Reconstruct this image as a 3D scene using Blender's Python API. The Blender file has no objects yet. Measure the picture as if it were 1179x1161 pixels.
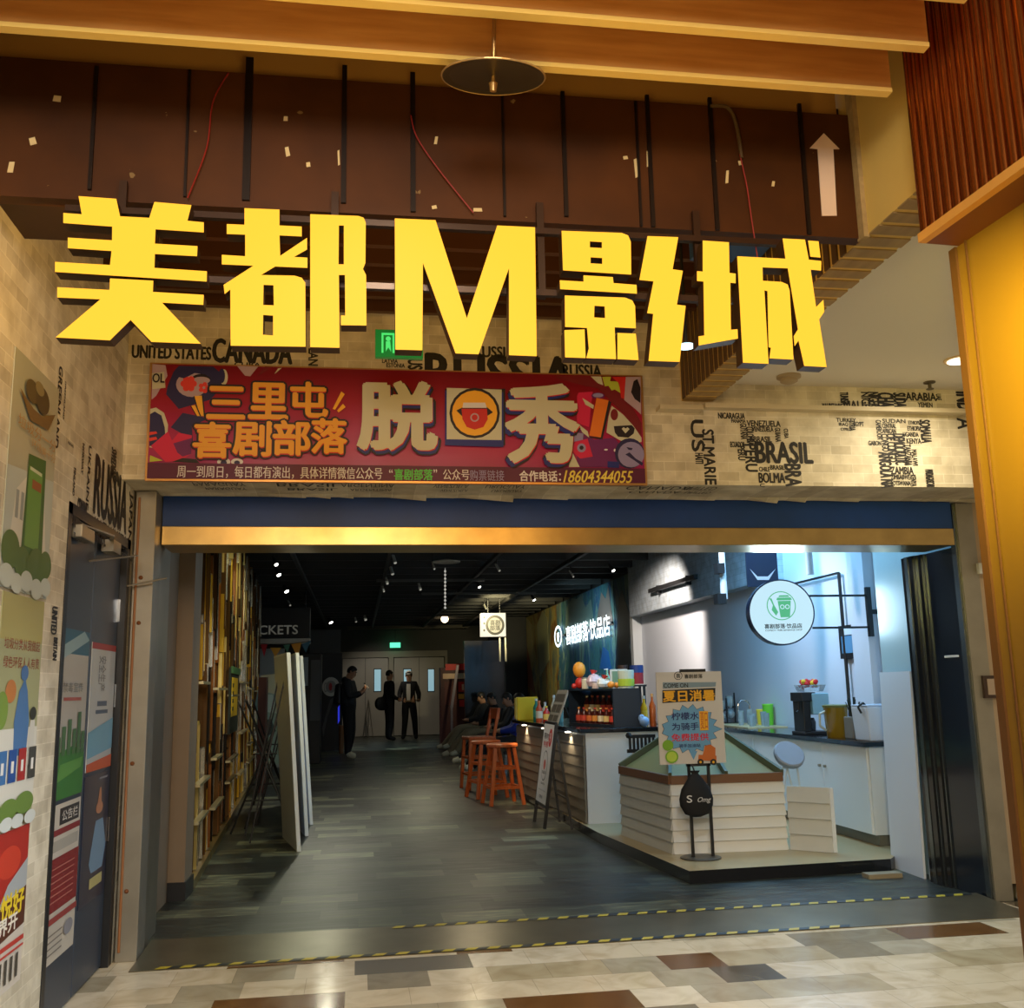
import bpy, bmesh, math, random
from mathutils import Vector, Matrix
from mathutils.geometry import tessellate_polygon
random.seed(7)
PI = math.pi
COL = bpy.context.scene.collection
SC = bpy.context.scene
# ------------------------------------------------------------------ camera
FPX, CX, CY, EYE = 1150., 589.5, 580.5, 1.36
_v1 = Vector((8081-CX, -(628.3-CY), -FPX)).normalized()
_v3 = Vector((-136.5, 6275., -FPX)); _v3 = (_v3 - _v3.dot(_v1)*_v1).normalized()
_v2 = _v3.cross(_v1)
ROT = Matrix((_v1, _v2, _v3))
CAM = Vector((0, 0, EYE))
cd = bpy.data.cameras.new('camera'); cam = bpy.data.objects.new('camera', cd); COL.objects.link(cam)
cam.matrix_world = Matrix.Translation(CAM) @ ROT.to_4x4()
cd.sensor_fit = 'HORIZONTAL'; cd.sensor_width = 36; cd.lens = FPX/1179*36; cd.clip_end = 200; cd.clip_start = .05
SC.camera = cam
# ------------------------------------------------------------------ world, exposure, large lights
SC.view_settings.view_transform = 'Standard'; SC.view_settings.look = 'None'
SC.view_settings.gamma = 1; SC.view_settings.exposure = 0.0; SC.view_settings.use_curve_mapping = False
w = bpy.data.worlds.new('world'); SC.world = w; w.use_nodes = True
w.node_tree.nodes['Background'].inputs[0].default_value = (1.0, .80, .56, 1)
w.node_tree.nodes['Background'].inputs[1].default_value = .40
def light(kind, name, loc, energy, color, aim=None, size=.3, size_y=None, spot=60, blend=.6):
    l = bpy.data.lights.new(name, kind); l.energy = energy; l.color = color
    if kind == 'AREA':
        l.size = size
        if size_y: l.shape = 'RECTANGLE'; l.size_y = size_y
    elif kind == 'SPOT': l.spot_size = math.radians(spot); l.spot_blend = blend; l.shadow_soft_size = size
    else: l.shadow_soft_size = size
    o = bpy.data.objects.new(name, l); COL.objects.link(o); o.location = loc
    if aim is not None: o.rotation_euler = (Vector(aim)-Vector(loc)).to_track_quat('-Z', 'Y').to_euler()
    return o
WARM = (1.0, .61, .21); COOL = (.55, .80, 1.0); NEUT = (1.0, .90, .74); BLUE = (.25, .62, 1.0)
light('AREA', 'mall_ceiling_light', (.3, -1.6, 3.5), 120, WARM, (.3, 4, 1.8), 3.0, 1.5)
light('AREA', 'mall_white_light', (-.2, -.8, 3.0), 75, (.86, .94, 1), (-1.0, 5, .0), 1.0, 1.0)
light('SPOT', 'mall_wall_washer', (1.4, 2.05, 2.35), 130, (1, .80, .12), (2.0, 2.62, 2.2), .05, spot=85, blend=1)
light('SPOT', 'mall_up_light', (.2, 1.5, 2.2), 30, (1, .66, .22), (.4, 2.9, 3.6), .3, spot=130, blend=1)
light('AREA', 'counter_blue_fill', (3.9, 9.3, 3.3), 140, BLUE, (4.5, 9.3, 1.2), 1.6, 2.2)  # added area lamp tinting the counter wall blue, no fitting there
light('SPOT', 'counter_white_light', (3.3, 12.5, 3.2), 480, (1, .86, .74), (4.5, 14.2, 1.6), .1, spot=75)
light('SPOT', 'counter_white_light', (3.2, 9.0, 3.2), 110, (.95, .92, .95), (4.45, 9.3, 1.2), .1, spot=80)
light('SPOT', 'island_light', (2.4, 6.45, 3.1), 110, (1, .90, .76), (2.9, 7.9, .4), .1, spot=62)
light('SPOT', 'mall_floor_fill', (.1, 2.3, 3.25), 180, (1, .84, .62), (.0, 4.6, 0), .12, spot=85, blend=1)  # this spot and the next are added to brighten the marble
light('SPOT', 'mall_floor_fill', (1.6, 3.4, 2.95), 170, (.92, .96, 1), (2.4, 5.0, 0), .12, spot=85, blend=1)
light('AREA', 'sign_glow_fill', (.2, 3.36, 2.72), 13, (1, .52, .08), (.2, 5.2, 2.9), 2.6, .5)  # added lamp standing in for letter glow on the walls behind
light('SPOT', 'poster_wall_fill', (.2, 2.6, 1.7), 110, (.84, .94, 1), (-1.25, 4.4, .3), .1, spot=66, blend=1)  # added free-hanging spot that whitens the lower poster wall
light('AREA', 'blue_jamb_fill', (3.3, 7.3, 3.1), 16, BLUE, (3.9, 6.3, 1.6), .4, .4)  # added lamp giving the right jamb its blue cast

# ------------------------------------------------------------------ picture point -> place
def ray(px, py): return ROT @ Vector((px-CX, -(py-CY), -FPX))
def fl(px, py, z=0.): d = ray(px, py); return CAM + d*((z-EYE)/d.z)          # on a level plane
def dp(px, py, y): d = ray(px, py); return CAM + d*(y/d.y)                    # on a plane across the shop
def sd(px, py, x): d = ray(px, py); return CAM + d*(x/d.x)                    # on a plane along the shop
D, YB, XL, XR = 5.93, 5.47, -1.25, 3.88

# ------------------------------------------------------------------ materials
MATS = {}
def lin(c): return tuple((v/12.92 if v <= .04045 else ((v+.055)/1.055)**2.4) for v in c)
def rgb(r, g, b): return lin((r/255, g/255, b/255))
def mat(name, color=(.5, .5, .5), rough=.55, metal=0., emit=None, es=1., noise=0., nscale=8., bump=0., spec=.5, alpha=1., trans=0., coat=0.):
    if name in MATS: return MATS[name]
    m = bpy.data.materials.new(name); m.use_nodes = True; nt = m.node_tree; b = nt.nodes['Principled BSDF']
    b.inputs['Base Color'].default_value = (*color, 1); b.inputs['Roughness'].default_value = rough
    b.inputs['Metallic'].default_value = metal; b.inputs['Specular IOR Level'].default_value = spec
    b.inputs['Transmission Weight'].default_value = trans; b.inputs['Coat Weight'].default_value = coat
    b.inputs['Alpha'].default_value = alpha
    if emit: b.inputs['Emission Color'].default_value = (*emit, 1); b.inputs['Emission Strength'].default_value = es
    if noise or bump:
        t = nt.nodes.new('ShaderNodeTexCoord'); n = nt.nodes.new('ShaderNodeTexNoise'); n.inputs['Scale'].default_value = nscale
        n.inputs['Detail'].default_value = 5
        nt.links.new(t.outputs['Object'], n.inputs['Vector'])
        if noise:
            mx = nt.nodes.new('ShaderNodeMix'); mx.data_type = 'RGBA'
            mx.inputs[6].default_value = (*[max(0, c*(1-noise)) for c in color], 1); mx.inputs[7].default_value = (*[min(1, c*(1+noise)) for c in color], 1)
            nt.links.new(n.outputs['Fac'], mx.inputs[0]); nt.links.new(mx.outputs[2], b.inputs['Base Color'])
        if bump:
            bp = nt.nodes.new('ShaderNodeBump'); bp.inputs['Strength'].default_value = bump; bp.inputs['Distance'].default_value = .01
            nt.links.new(n.outputs['Fac'], bp.inputs['Height']); nt.links.new(bp.outputs['Normal'], b.inputs['Normal'])
    MATS[name] = m; return m
class NT:
    def __init__(s, m): s.nt = m.node_tree; s.b = s.nt.nodes['Principled BSDF']
    def n(s, t, **kw):
        nd = s.nt.nodes.new('ShaderNode'+t)
        for k, v in kw.items(): setattr(nd, k, v)
        return nd
    def L(s, a, b): s.nt.links.new(a, b)
    def math(s, op, a, b=None):
        nd = s.n('Math', operation=op)
        for i, v in enumerate((a, b)):
            if v is None: continue
            if isinstance(v, (int, float)): nd.inputs[i].default_value = v
            else: s.L(v, nd.inputs[i])
        return nd.outputs[0]
    def pos(s):
        g = s.n('NewGeometry'); x = s.n('SeparateXYZ'); s.L(g.outputs['Position'], x.inputs[0]); return g.outputs['Position'], x.outputs
    def comb(s, x, y, z=0.):
        c = s.n('CombineXYZ')
        for i, v in enumerate((x, y, z)):
            if isinstance(v, (int, float)): c.inputs[i].default_value = v
            else: s.L(v, c.inputs[i])
        return c.outputs[0]
    def ramp(s, fac, stops, const=False):
        r = s.n('ValToRGB'); r.color_ramp.interpolation = 'CONSTANT' if const else 'LINEAR'
        el = r.color_ramp.elements
        while len(el) < len(stops): el.new(.5)
        for e, (p, c) in zip(el, stops): e.position = p; e.color = (*c, 1)
        s.L(fac, r.inputs[0]); return r.outputs[0]
    def mix(s, f, a, b, mode='MIX'):
        m = s.n('Mix', data_type='RGBA', blend_type=mode)
        for i, v in ((0, f), (6, a), (7, b)):
            if isinstance(v, (int, float)): m.inputs[i].default_value = v
            elif isinstance(v, tuple): m.inputs[i].default_value = (*v, 1)
            else: s.L(v, m.inputs[i])
        return m.outputs[2]

def brick_paper(name, axis, c1, c2, mortar, bw=.13, bh=.056):
    m = mat(name, c1, .6); t = NT(m); p, x = t.pos()
    v = t.comb(x[0] if axis == 'x' else x[1], x[2])
    b = t.n('TexBrick'); t.L(v, b.inputs['Vector']); b.inputs['Scale'].default_value = 1; b.inputs['Brick Width'].default_value = bw
    b.inputs['Row Height'].default_value = bh; b.inputs['Mortar Size'].default_value = .0022; b.inputs['Mortar Smooth'].default_value = .4
    b.inputs['Color1'].default_value = (*c1, 1); b.inputs['Color2'].default_value = (*c2, 1); b.inputs['Mortar'].default_value = (*mortar, 1); b.inputs['Bias'].default_value = -.35
    n = t.n('TexNoise'); t.L(p, n.inputs['Vector']); n.inputs['Scale'].default_value = 9; n.inputs['Detail'].default_value = 6
    r = t.ramp(n.outputs['Fac'], [(.3, (.72, .70, .66)), (.62, (1, 1, 1))])
    t.L(t.mix(1., b.outputs['Color'], r, 'MULTIPLY'), t.b.inputs['Base Color'])
    bp = t.n('Bump'); bp.inputs['Strength'].default_value = .25; bp.inputs['Distance'].default_value = .004
    t.L(b.outputs['Fac'], bp.inputs['Height']); bp.invert = True; t.L(bp.outputs['Normal'], t.b.inputs['Normal'])
    return m
PAPER_X = brick_paper('brick_wallpaper_across', 'x', rgb(226, 216, 190), rgb(190, 178, 150), rgb(236, 228, 208))
PAPER_Y = brick_paper('brick_wallpaper_along', 'y', rgb(226, 220, 202), rgb(186, 178, 158), rgb(236, 230, 214))
WBRICK = brick_paper('white_painted_brick', 'y', rgb(190, 200, 208), rgb(180, 192, 202), rgb(150, 162, 172), .26, .07)

def marble():
    m = mat('marble_tiles', (.7, .65, .55), .14); t = NT(m); p, x = t.pos()
    row = t.math('FLOOR', t.math('DIVIDE', x[1], .262))
    wn = t.n('TexWhiteNoise', noise_dimensions='1D'); t.L(row, wn.inputs['W'])
    u = t.math('ADD', t.math('DIVIDE', x[0], .29), t.math('MULTIPLY', wn.outputs['Value'], 7.))
    c1 = t.math('FLOOR', u)
    w2 = t.n('TexWhiteNoise', noise_dimensions='2D'); t.L(t.comb(t.math('FLOOR', t.math('DIVIDE', c1, 2.)), row), w2.inputs['Vector'])
    w3 = t.n('TexWhiteNoise', noise_dimensions='2D'); t.L(t.comb(c1, t.math('ADD', row, 31.)), w3.inputs['Vector'])
    sel = t.math('GREATER_THAN', w3.outputs['Value'], .72)
    val = t.math('ADD', t.math('MULTIPLY', w2.outputs['Value'], t.math('SUBTRACT', 1., sel)), t.math('MULTIPLY', w3.outputs['Value'], sel))
    CR = rgb(226, 214, 186)
    colr = t.ramp(val, [(0, rgb(150, 140, 116)), (.10, rgb(116, 80, 42)), (.20, rgb(140, 130, 108)), (.28, rgb(104, 96, 80)), (.36, rgb(196, 184, 152)), (.5, CR), (.86, rgb(232, 222, 198)), (.93, rgb(184, 176, 152))], True)
    n = t.n('TexNoise'); t.L(p, n.inputs['Vector']); n.inputs['Scale'].default_value = 5; n.inputs['Detail'].default_value = 9; n.inputs['Distortion'].default_value = 1.2
    r = t.ramp(n.outputs['Fac'], [(.32, (.80, .76, .70)), (.6, (1, 1, 1))])
    c = t.mix(1., colr, r, 'MULTIPLY')
    fy = t.math('FRACT', t.math('DIVIDE', x[1], .262)); fx = t.math('FRACT', u)
    g = t.math('MAXIMUM', t.math('LESS_THAN', fy, .012), t.math('LESS_THAN', fx, .008))
    t.L(t.mix(t.math('MULTIPLY', g, .45), c, rgb(92, 80, 62)), t.b.inputs['Base Color'])
    t.L(t.math('ADD', t.math('MULTIPLY', n.outputs['Fac'], .16), .08), t.b.inputs['Roughness'])
    return m
def carpet():
    m = mat('grey_floor_planks', (.1, .1, .1), .4); t = NT(m); p, x = t.pos()
    row = t.math('FLOOR', t.math('DIVIDE', x[1], .25)); wn = t.n('TexWhiteNoise', noise_dimensions='1D'); t.L(row, wn.inputs['W'])
    u = t.math('ADD', t.math('DIVIDE', x[0], .5), t.math('MULTIPLY', wn.outputs['Value'], 5.))
    w2 = t.n('TexWhiteNoise', noise_dimensions='2D'); t.L(t.comb(t.math('FLOOR', u), row), w2.inputs['Vector'])
    colr = t.ramp(w2.outputs['Value'], [(0, rgb(24, 28, 28)), (.4, rgb(40, 45, 41)), (.75, rgb(62, 67, 56)), (1, rgb(112, 114, 92))])
    n = t.n('TexNoise'); t.L(t.comb(t.math('MULTIPLY', x[0], 3.), t.math('MULTIPLY', x[1], 16.)), n.inputs['Vector']); n.inputs['Scale'].default_value = 1.3; n.inputs['Detail'].default_value = 6
    r = t.ramp(n.outputs['Fac'], [(.3, (.3, .3, .3)), (.5, (.85, .85, .85)), (.7, (2.3, 2.3, 2.0))])
    t.L(t.mix(1., colr, r, 'MULTIPLY'), t.b.inputs['Base Color'])
    t.L(t.math('ADD', t.math('MULTIPLY', n.outputs['Fac'], .35), .22), t.b.inputs['Roughness'])
    bp = t.n('Bump'); bp.inputs['Strength'].default_value = .3; bp.inputs['Distance'].default_value = .004; t.L(n.outputs['Fac'], bp.inputs['Height']); t.L(bp.outputs['Normal'], t.b.inputs['Normal'])
    return m
def wood(name, c1, c2, rough=.4, sx=(1, 12, 12)):
    m = mat(name, c1, rough); t = NT(m); tc = t.n('TexCoord'); mp = t.n('Mapping'); mp.inputs['Scale'].default_value = sx
    t.L(tc.outputs['Object'], mp.inputs[0]); n = t.n('TexNoise'); t.L(mp.outputs[0], n.inputs['Vector']); n.inputs['Scale'].default_value = 3; n.inputs['Detail'].default_value = 6
    t.L(t.ramp(n.outputs['Fac'], [(.3, c1), (.7, c2)]), t.b.inputs['Base Color']); return m
def fascia_mat():
    m = mat('bare_brown_fascia', rgb(76, 44, 22), .5, spec=.25); t = NT(m); p, x = t.pos()
    n = t.n('TexNoise'); t.L(p, n.inputs['Vector']); n.inputs['Scale'].default_value = 2.5; n.inputs['Detail'].default_value = 7
    c = t.ramp(n.outputs['Fac'], [(.3, rgb(62, 32, 8)), (.7, rgb(88, 48, 14))])
    n2 = t.n('TexNoise'); t.L(p, n2.inputs['Vector']); n2.inputs['Scale'].default_value = 16; n2.inputs['Detail'].default_value = 4
    f = t.math('GREATER_THAN', n2.outputs['Fac'], .735)
    t.L(t.mix(t.math('MULTIPLY', f, .5), c, rgb(170, 140, 90)), t.b.inputs['Base Color']); return m
def mural_mat():
    m = mat('painted_mountain_mural', (.2, .3, .3), .6); t = NT(m); p, x = t.pos()
    n = t.n('TexNoise'); t.L(t.comb(t.math('MULTIPLY', x[1], .8), t.math('MULTIPLY', x[2], .35)), n.inputs['Vector']); n.inputs['Scale'].default_value = 2.2; n.inputs['Detail'].default_value = 8; n.inputs['Roughness'].default_value = .65; n.inputs['Distortion'].default_value = .6
    warm = t.ramp(n.outputs['Fac'], [(.35, rgb(60, 38, 20)), (.45, rgb(120, 84, 34)), (.52, rgb(150, 138, 70)), (.6, rgb(96, 104, 84)), (.7, rgb(60, 70, 66))])
    cool = t.ramp(n.outputs['Fac'], [(.35, rgb(18, 50, 70)), (.45, rgb(60, 110, 112)), (.5, rgb(24, 70, 110)), (.58, rgb(110, 140, 128)), (.7, rgb(60, 80, 84))])
    f = t.math('LESS_THAN', t.math('ADD', x[1], t.math('MULTIPLY', n.outputs['Fac'], 2.)), 23.4)
    t.L(t.mix(f, warm, cool), t.b.inputs['Base Color']); return m
def grad_mat():
    m = mat('banner_print', (.4, .02, .1), .3); t = NT(m); p, x = t.pos()
    f = t.math('DIVIDE', t.math('SUBTRACT', x[2], 2.5), .64)
    t.L(t.ramp(f, [(0, rgb(150, 22, 110)), (.3, rgb(176, 22, 92)), (.7, rgb(160, 16, 40)), (1, rgb(120, 10, 26))]), t.b.inputs['Base Color']); return m
M_MARBLE, M_CARPET, M_FASCIA, M_MURAL, M_BANNER = marble(), carpet(), fascia_mat(), mural_mat(), grad_mat()
M_BATTEN = wood('golden_batten_wood', rgb(196, 132, 62), rgb(222, 160, 84), .4, (1, 10, 10))
M_EDGE = mat('pale_batten_edge', rgb(250, 214, 120), .35)
M_TAN = mat('tan_paint', rgb(190, 142, 66), .6, noise=.15, nscale=2)
M_YPAINT = mat('cream_yellow_paint', rgb(226, 192, 104), .5, noise=.08, nscale=3)
M_BEAMPLANK = wood('tan_soffit_planks', rgb(150, 122, 76), rgb(176, 146, 92), .6, (6, 1, 1))
M_DARK = mat('dark_recess_paint', rgb(52, 32, 20), .6, noise=.3, nscale=3)
M_BLACK = mat('black_paint', (.012, .012, .013), .45); M_BLACKG = mat('black_gloss', (.01, .011, .014), .12)
M_CEILB = mat('black_ceiling', (.018, .018, .017), .8)
M_WCEIL = mat('white_ceiling_paint', rgb(236, 230, 216), .9, spec=.1)
M_WHITE = mat('white_laminate', rgb(222, 224, 224), .35); M_WPAINT = mat('white_wall_paint', rgb(208, 212, 220), .45)
M_PLANKDIM = mat('dim_white_planks', rgb(196, 196, 190), .6, noise=.06)  # darker copy of the white planks
M_STEEL = mat('dull_steel', rgb(156, 148, 132), .34, .85, noise=.25, nscale=4, bump=.05)
M_STEELW = mat('worn_galvanized_steel', rgb(150, 144, 130), .42, .55, noise=.3, nscale=5)
M_BRASS = mat('brassy_header_steel', rgb(190, 160, 100), .3, .9, noise=.3, nscale=7, bump=.06)
M_CHROME = mat('chrome', (.7, .7, .7), .12, 1.)
M_BLUE = mat('blue_shutter_paint', rgb(8, 58, 128), .5, noise=.2, nscale=6)
M_COPPER = mat('copper_ribs', rgb(184, 104, 46), .2, .9)
M_GLOW = mat('yellow_letter_face', (.01, .01, .0), .6, emit=(1., .475, .032), es=1.5, spec=.1)
M_CASING = mat('brown_letter_casing', rgb(74, 46, 16), .5)
M_INK = mat('black_print', rgb(34, 30, 26), .6, noise=.4, nscale=60)
M_GREYD = mat('dark_grey_wall', rgb(72, 70, 62), .6, noise=.1); M_GREYDOOR = mat('grey_door_paint', rgb(148, 142, 130), .4)
M_SKIN = mat('skin', rgb(190, 140, 108), .5); M_HAIR = mat('black_hair', (.012, .01, .009), .5)
M_JKT = mat('black_cloth', rgb(17, 17, 19), .9); M_JKT2 = mat('grey_cloth', rgb(42, 44, 47), .85); M_TRO = mat('dark_trousers', rgb(18, 18, 21), .8)
M_SHOEW = mat('white_shoe', rgb(214, 208, 180), .5); M_KHAKI = mat('khaki_cloth', rgb(140, 128, 100), .8); M_CAP = mat('pale_cap', rgb(214, 206, 190), .7)
M_ORANGEWOOD = wood('orange_varnished_wood', rgb(186, 82, 30), rgb(214, 108, 48), .32, (12, 12, 1))
M_PLANK = mat('bar_front_planks', rgb(128, 116, 98), .5, noise=.12, nscale=3)
M_RIM = mat('brown_wood_rim', rgb(122, 84, 56), .5); M_OLIVE = mat('olive_green_tray', rgb(138, 120, 62), .6)
M_GLASS = mat('clear_glass', (.85, .9, .9), .05, trans=1., spec=.5)
def pm(r, g, b, rough=.5): return mat('paint_%d_%d_%d' % (r, g, b), rgb(r, g, b), rough)
def em(name, c, s): return mat(name, (.02, .02, .02), .4, emit=c, es=s)

# ------------------------------------------------------------------ mesh builder
_tc = {}
def text_mesh(s, off=0., res=3):
    off = 0.
    k = (s, off)
    if k in _tc: return _tc[k]
    cu = bpy.data.curves.new('t', 'FONT'); cu.body = s; cu.offset = off; cu.resolution_u = res; cu.fill_mode = 'FRONT'
    o = bpy.data.objects.new('t', cu); COL.objects.link(o)
    me = bpy.data.meshes.new_from_object(o.evaluated_get(bpy.context.evaluated_depsgraph_get()))
    vs = [(v.co.x, v.co.y) for v in me.vertices]; fs = [tuple(p.vertices) for p in me.polygons]
    bpy.data.objects.remove(o); bpy.data.curves.remove(cu); bpy.data.meshes.remove(me)
    if vs:
        x0 = min(v[0] for v in vs); x1 = max(v[0] for v in vs); y0 = min(v[1] for v in vs); y1 = max(v[1] for v in vs)
        if off: x0 += off; x1 -= off; y0 += off; y1 -= off
        vs = [((a-x0)/max(1e-6, x1-x0), (b-y0)/max(1e-6, y1-y0)) for a, b in vs]
        _tc[k] = (vs, fs, (x1-x0)/max(1e-6, y1-y0))
    else: _tc[k] = ([], [], 1)
    return _tc[k]
class Fr:                                                   # a local drawing plane
    def __init__(s, O, U, V): s.O = Vector(O); s.U = Vector(U).normalized(); s.V = Vector(V).normalized(); s.N = s.U.cross(s.V)
    def p(s, u, v, w=0.): return s.O + s.U*u + s.V*v + s.N*w
def across(y): return Fr((0, y, 0), (1, 0, 0), (0, 0, 1))    # faces the mall (u=x, v=z)
def left_face(x): return Fr((x, 0, 0), (0, 1, 0), (0, 0, 1)) # faces right (u=y, v=z)
def right_face(x): return Fr((x, 0, 0), (0, -1, 0), (0, 0, 1)) # faces left (u=-y, v=z)
class MB:
    def __init__(s): s.v = []; s.f = []; s.m = []
    def add(s, vs, fs, m=0):
        o = len(s.v); s.v += [Vector(v) for v in vs]; s.f += [tuple(i+o for i in f) for f in fs]; s.m += [m]*len(fs); return s
    def hexa(s, p, m=0): return s.add(p, [(3, 2, 1, 0), (4, 5, 6, 7), (0, 1, 5, 4), (1, 2, 6, 5), (2, 3, 7, 6), (3, 0, 4, 7)], m)
    def box(s, x0, x1, y0, y1, z0, z1, m=0):
        return s.hexa([(x0, y0, z0), (x1, y0, z0), (x1, y1, z0), (x0, y1, z0), (x0, y0, z1), (x1, y0, z1), (x1, y1, z1), (x0, y1, z1)], m)
    def fbox(s, fr, u0, u1, v0, v1, w0, w1, m=0):
        return s.hexa([fr.p(u0, v0, w1), fr.p(u1, v0, w1), fr.p(u1, v0, w0), fr.p(u0, v0, w0), fr.p(u0, v1, w1), fr.p(u1, v1, w1), fr.p(u1, v1, w0), fr.p(u0, v1, w0)], m)
    def bar(s, a, b, wx, wy, m=0, up=(0, 0, 1)):             # a rectangular bar from a to b
        a, b = Vector(a), Vector(b); d = (b-a).normalized(); up = Vector(up)
        if abs(d.dot(up)) > .98: up = Vector((0, 1, 0))
        x = d.cross(up).normalized()*wx/2; y = x.cross(d).normalized()*wy/2
        return s.hexa([a-x-y, a+x-y, a+x+y, a-x+y, b-x-y, b+x-y, b+x+y, b-x+y], m)
    def cyl(s, a, b, r0, r1=None, n=14, m=0, caps=True):
        a, b = Vector(a), Vector(b); r1 = r0 if r1 is None else r1; d = (b-a).normalized()
        x = d.orthogonal().normalized(); y = d.cross(x)
        vs = [p + (x*math.cos(2*PI*i/n)+y*math.sin(2*PI*i/n))*r for p, r in ((a, r0), (b, r1)) for i in range(n)]
        fs = [(i, (i+1) % n, n+(i+1) % n, n+i) for i in range(n)]
        if caps: fs += [tuple(range(n-1, -1, -1)), tuple(range(n, 2*n))]
        return s.add(vs, fs, m)
    def tube(s, pts, r, n=8, m=0):
        for a, b in zip(pts, pts[1:]): s.cyl(a, b, r, r, n, m)
        return s
    def lathe(s, c, prof, n=20, m=0, axis=None):
        c = Vector(c); z = Vector(axis or (0, 0, 1)).normalized(); x = z.orthogonal().normalized(); y = z.cross(x)
        vs = []
        for r, h in prof: vs += [c + z*h + (x*math.cos(2*PI*i/n)+y*math.sin(2*PI*i/n))*max(r, 1e-4) for i in range(n)]
        fs = [(k*n+i, k*n+(i+1) % n, (k+1)*n+(i+1) % n, (k+1)*n+i) for k in range(len(prof)-1) for i in range(n)]
        fs += [tuple(range(n-1, -1, -1)), tuple(range((len(prof)-1)*n, len(prof)*n))]
        return s.add(vs, fs, m)
    def ball(s, c, r, n=12, m=0):
        if isinstance(r, (int, float)): r = (r, r, r)
        c = Vector(c); k = n//2; vs = []; 
        for j in range(k+1):
            t = PI*j/k
            vs += [c + Vector((r[0]*math.sin(t)*math.cos(2*PI*i/n), r[1]*math.sin(t)*math.sin(2*PI*i/n), -r[2]*math.cos(t))) for i in range(n)]
        return s.add(vs, [(j*n+i, j*n+(i+1) % n, (j+1)*n+(i+1) % n, (j+1)*n+i) for j in range(k) for i in range(n)], m)
    def poly(s, fr, loop, w0, w1=None, m=0, holes=(), ms=None):  # a flat shape, or a solid one between w0 (back) and w1 (front)
        loops = [list(loop)] + [list(h) for h in holes]
        tri = tessellate_polygon([[Vector((a, b, 0)) for a, b in l] for l in loops])
        pts = [p for l in loops for p in l]
        def orient(t):
            a, b, c = (pts[i] for i in t)
            return t if (b[0]-a[0])*(c[1]-a[1])-(b[1]-a[1])*(c[0]-a[0]) > 0 else t[::-1]
        tri = [orient(t) for t in tri]
        wt = w0 if w1 is None else w1
        s.add([fr.p(a, b, wt) for a, b in pts], tri, m)
        if w1 is not None:
            s.add([fr.p(a, b, w0) for a, b in pts], [t[::-1] for t in tri], m if ms is None else ms)
            for l in loops:
                n = len(l); s.add([fr.p(a, b, w0) for a, b in l]+[fr.p(a, b, w1) for a, b in l], [(i, (i+1) % n, n+(i+1) % n, n+i) for i in range(n)], m if ms is None else ms)
        return s
    def rect(s, fr, u0, v0, u1, v1, w, m=0): return s.add([fr.p(u0, v0, w), fr.p(u1, v0, w), fr.p(u1, v1, w), fr.p(u0, v1, w)], [(0, 1, 2, 3)], m)
    def disc(s, fr, u, v, ru, rv, w, m=0, n=24, a0=0, a1=2*PI): return s.poly(fr, [(u+ru*math.cos(a0+(a1-a0)*i/n), v+rv*math.sin(a0+(a1-a0)*i/n)) for i in range(n)], w, None, m)
    def text(s, txt, fr, u0, v0, u1, v1, w, m=0, rot=0, off=0., slant=0., rise=0.):
        vs, fs, asp = text_mesh(txt, off)
        if off:
            g = off*.9*min(abs(v1-v0), abs(u1-u0))
            for k, (du, dv) in enumerate(((-g, 0), (g, 0), (0, -g*.8), (0, g*.8), (-g*.7, g*.5), (g*.7, -g*.5))[:6 if off >= .02 else 2]): s.text(txt, fr, u0+du, v0+dv, u1+du, v1+dv, w+.000004*k, m, rot, 0., slant, rise)
        out = []
        for a, b in vs:
            if rot == 90: a, b = 1-b, a
            elif rot == -90: a, b = b, 1-a
            out.append(fr.p(u0+(u1-u0)*a+slant*(b-.5)*(v1-v0), v0+(v1-v0)*b+rise*a, w))
        return s.add(out, fs, m)
    def build(s, name, mats, parent=None, smooth=False, bevel=0., local=False, origin=None):
        if not isinstance(mats, (list, tuple)): mats = [mats]
        if local: off = Vector((0, 0, 0))
        elif parent is not None: off = Vector(parent.get('_base', (0, 0, 0)))
        else:
            xs = [v.x for v in s.v]; ys = [v.y for v in s.v]; zs = [v.z for v in s.v]
            off = Vector(origin) if origin else Vector(((min(xs)+max(xs))/2, (min(ys)+max(ys))/2, min(zs)))
        me = bpy.data.meshes.new(name); me.from_pydata([v-off for v in s.v], [], s.f); 
        for i, p in enumerate(me.polygons): p.material_index = s.m[i]; p.use_smooth = smooth
        for m in mats: me.materials.append(m)
        me.validate(); me.update()
        o = bpy.data.objects.new(name, me); COL.objects.link(o)
        if parent is not None: o.parent = parent; o['_base'] = list(off)
        else: o.location = off; o['_base'] = list(off)
        if smooth:
            try: me.set_sharp_from_angle(angle=math.radians(40))
            except Exception: pass
        if bevel:
            b = o.modifiers.new('bevel', 'BEVEL'); b.width = bevel; b.segments = 2; b.limit_method = 'ANGLE'
        return o
def tag(o, label, cat, group=None):
    o['label'] = label; o['category'] = cat
    if group: o['group'] = group
    return o
def struct(o): o['kind'] = 'structure'; return o
def thing(name, label, cat, loc, rotz=0., group=None):
    o = bpy.data.objects.new(name, None); COL.objects.link(o); o.location = loc; o.rotation_euler = (0, 0, rotz); o.empty_display_size = .1
    o['_base'] = list(loc); return tag(o, label, cat, group)
def dup(src, loc, label, rotz=None):
    r = src.copy(); COL.objects.link(r); r.location = loc; r['label'] = label
    if rotz is not None: r.rotation_euler = (0, 0, rotz)
    def rec(a, b):
        for ch in list(a.children):
            if ch is b: continue
            c = ch.copy(); COL.objects.link(c); c.parent = b; rec(ch, c)
    rec(src, r); return r

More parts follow.
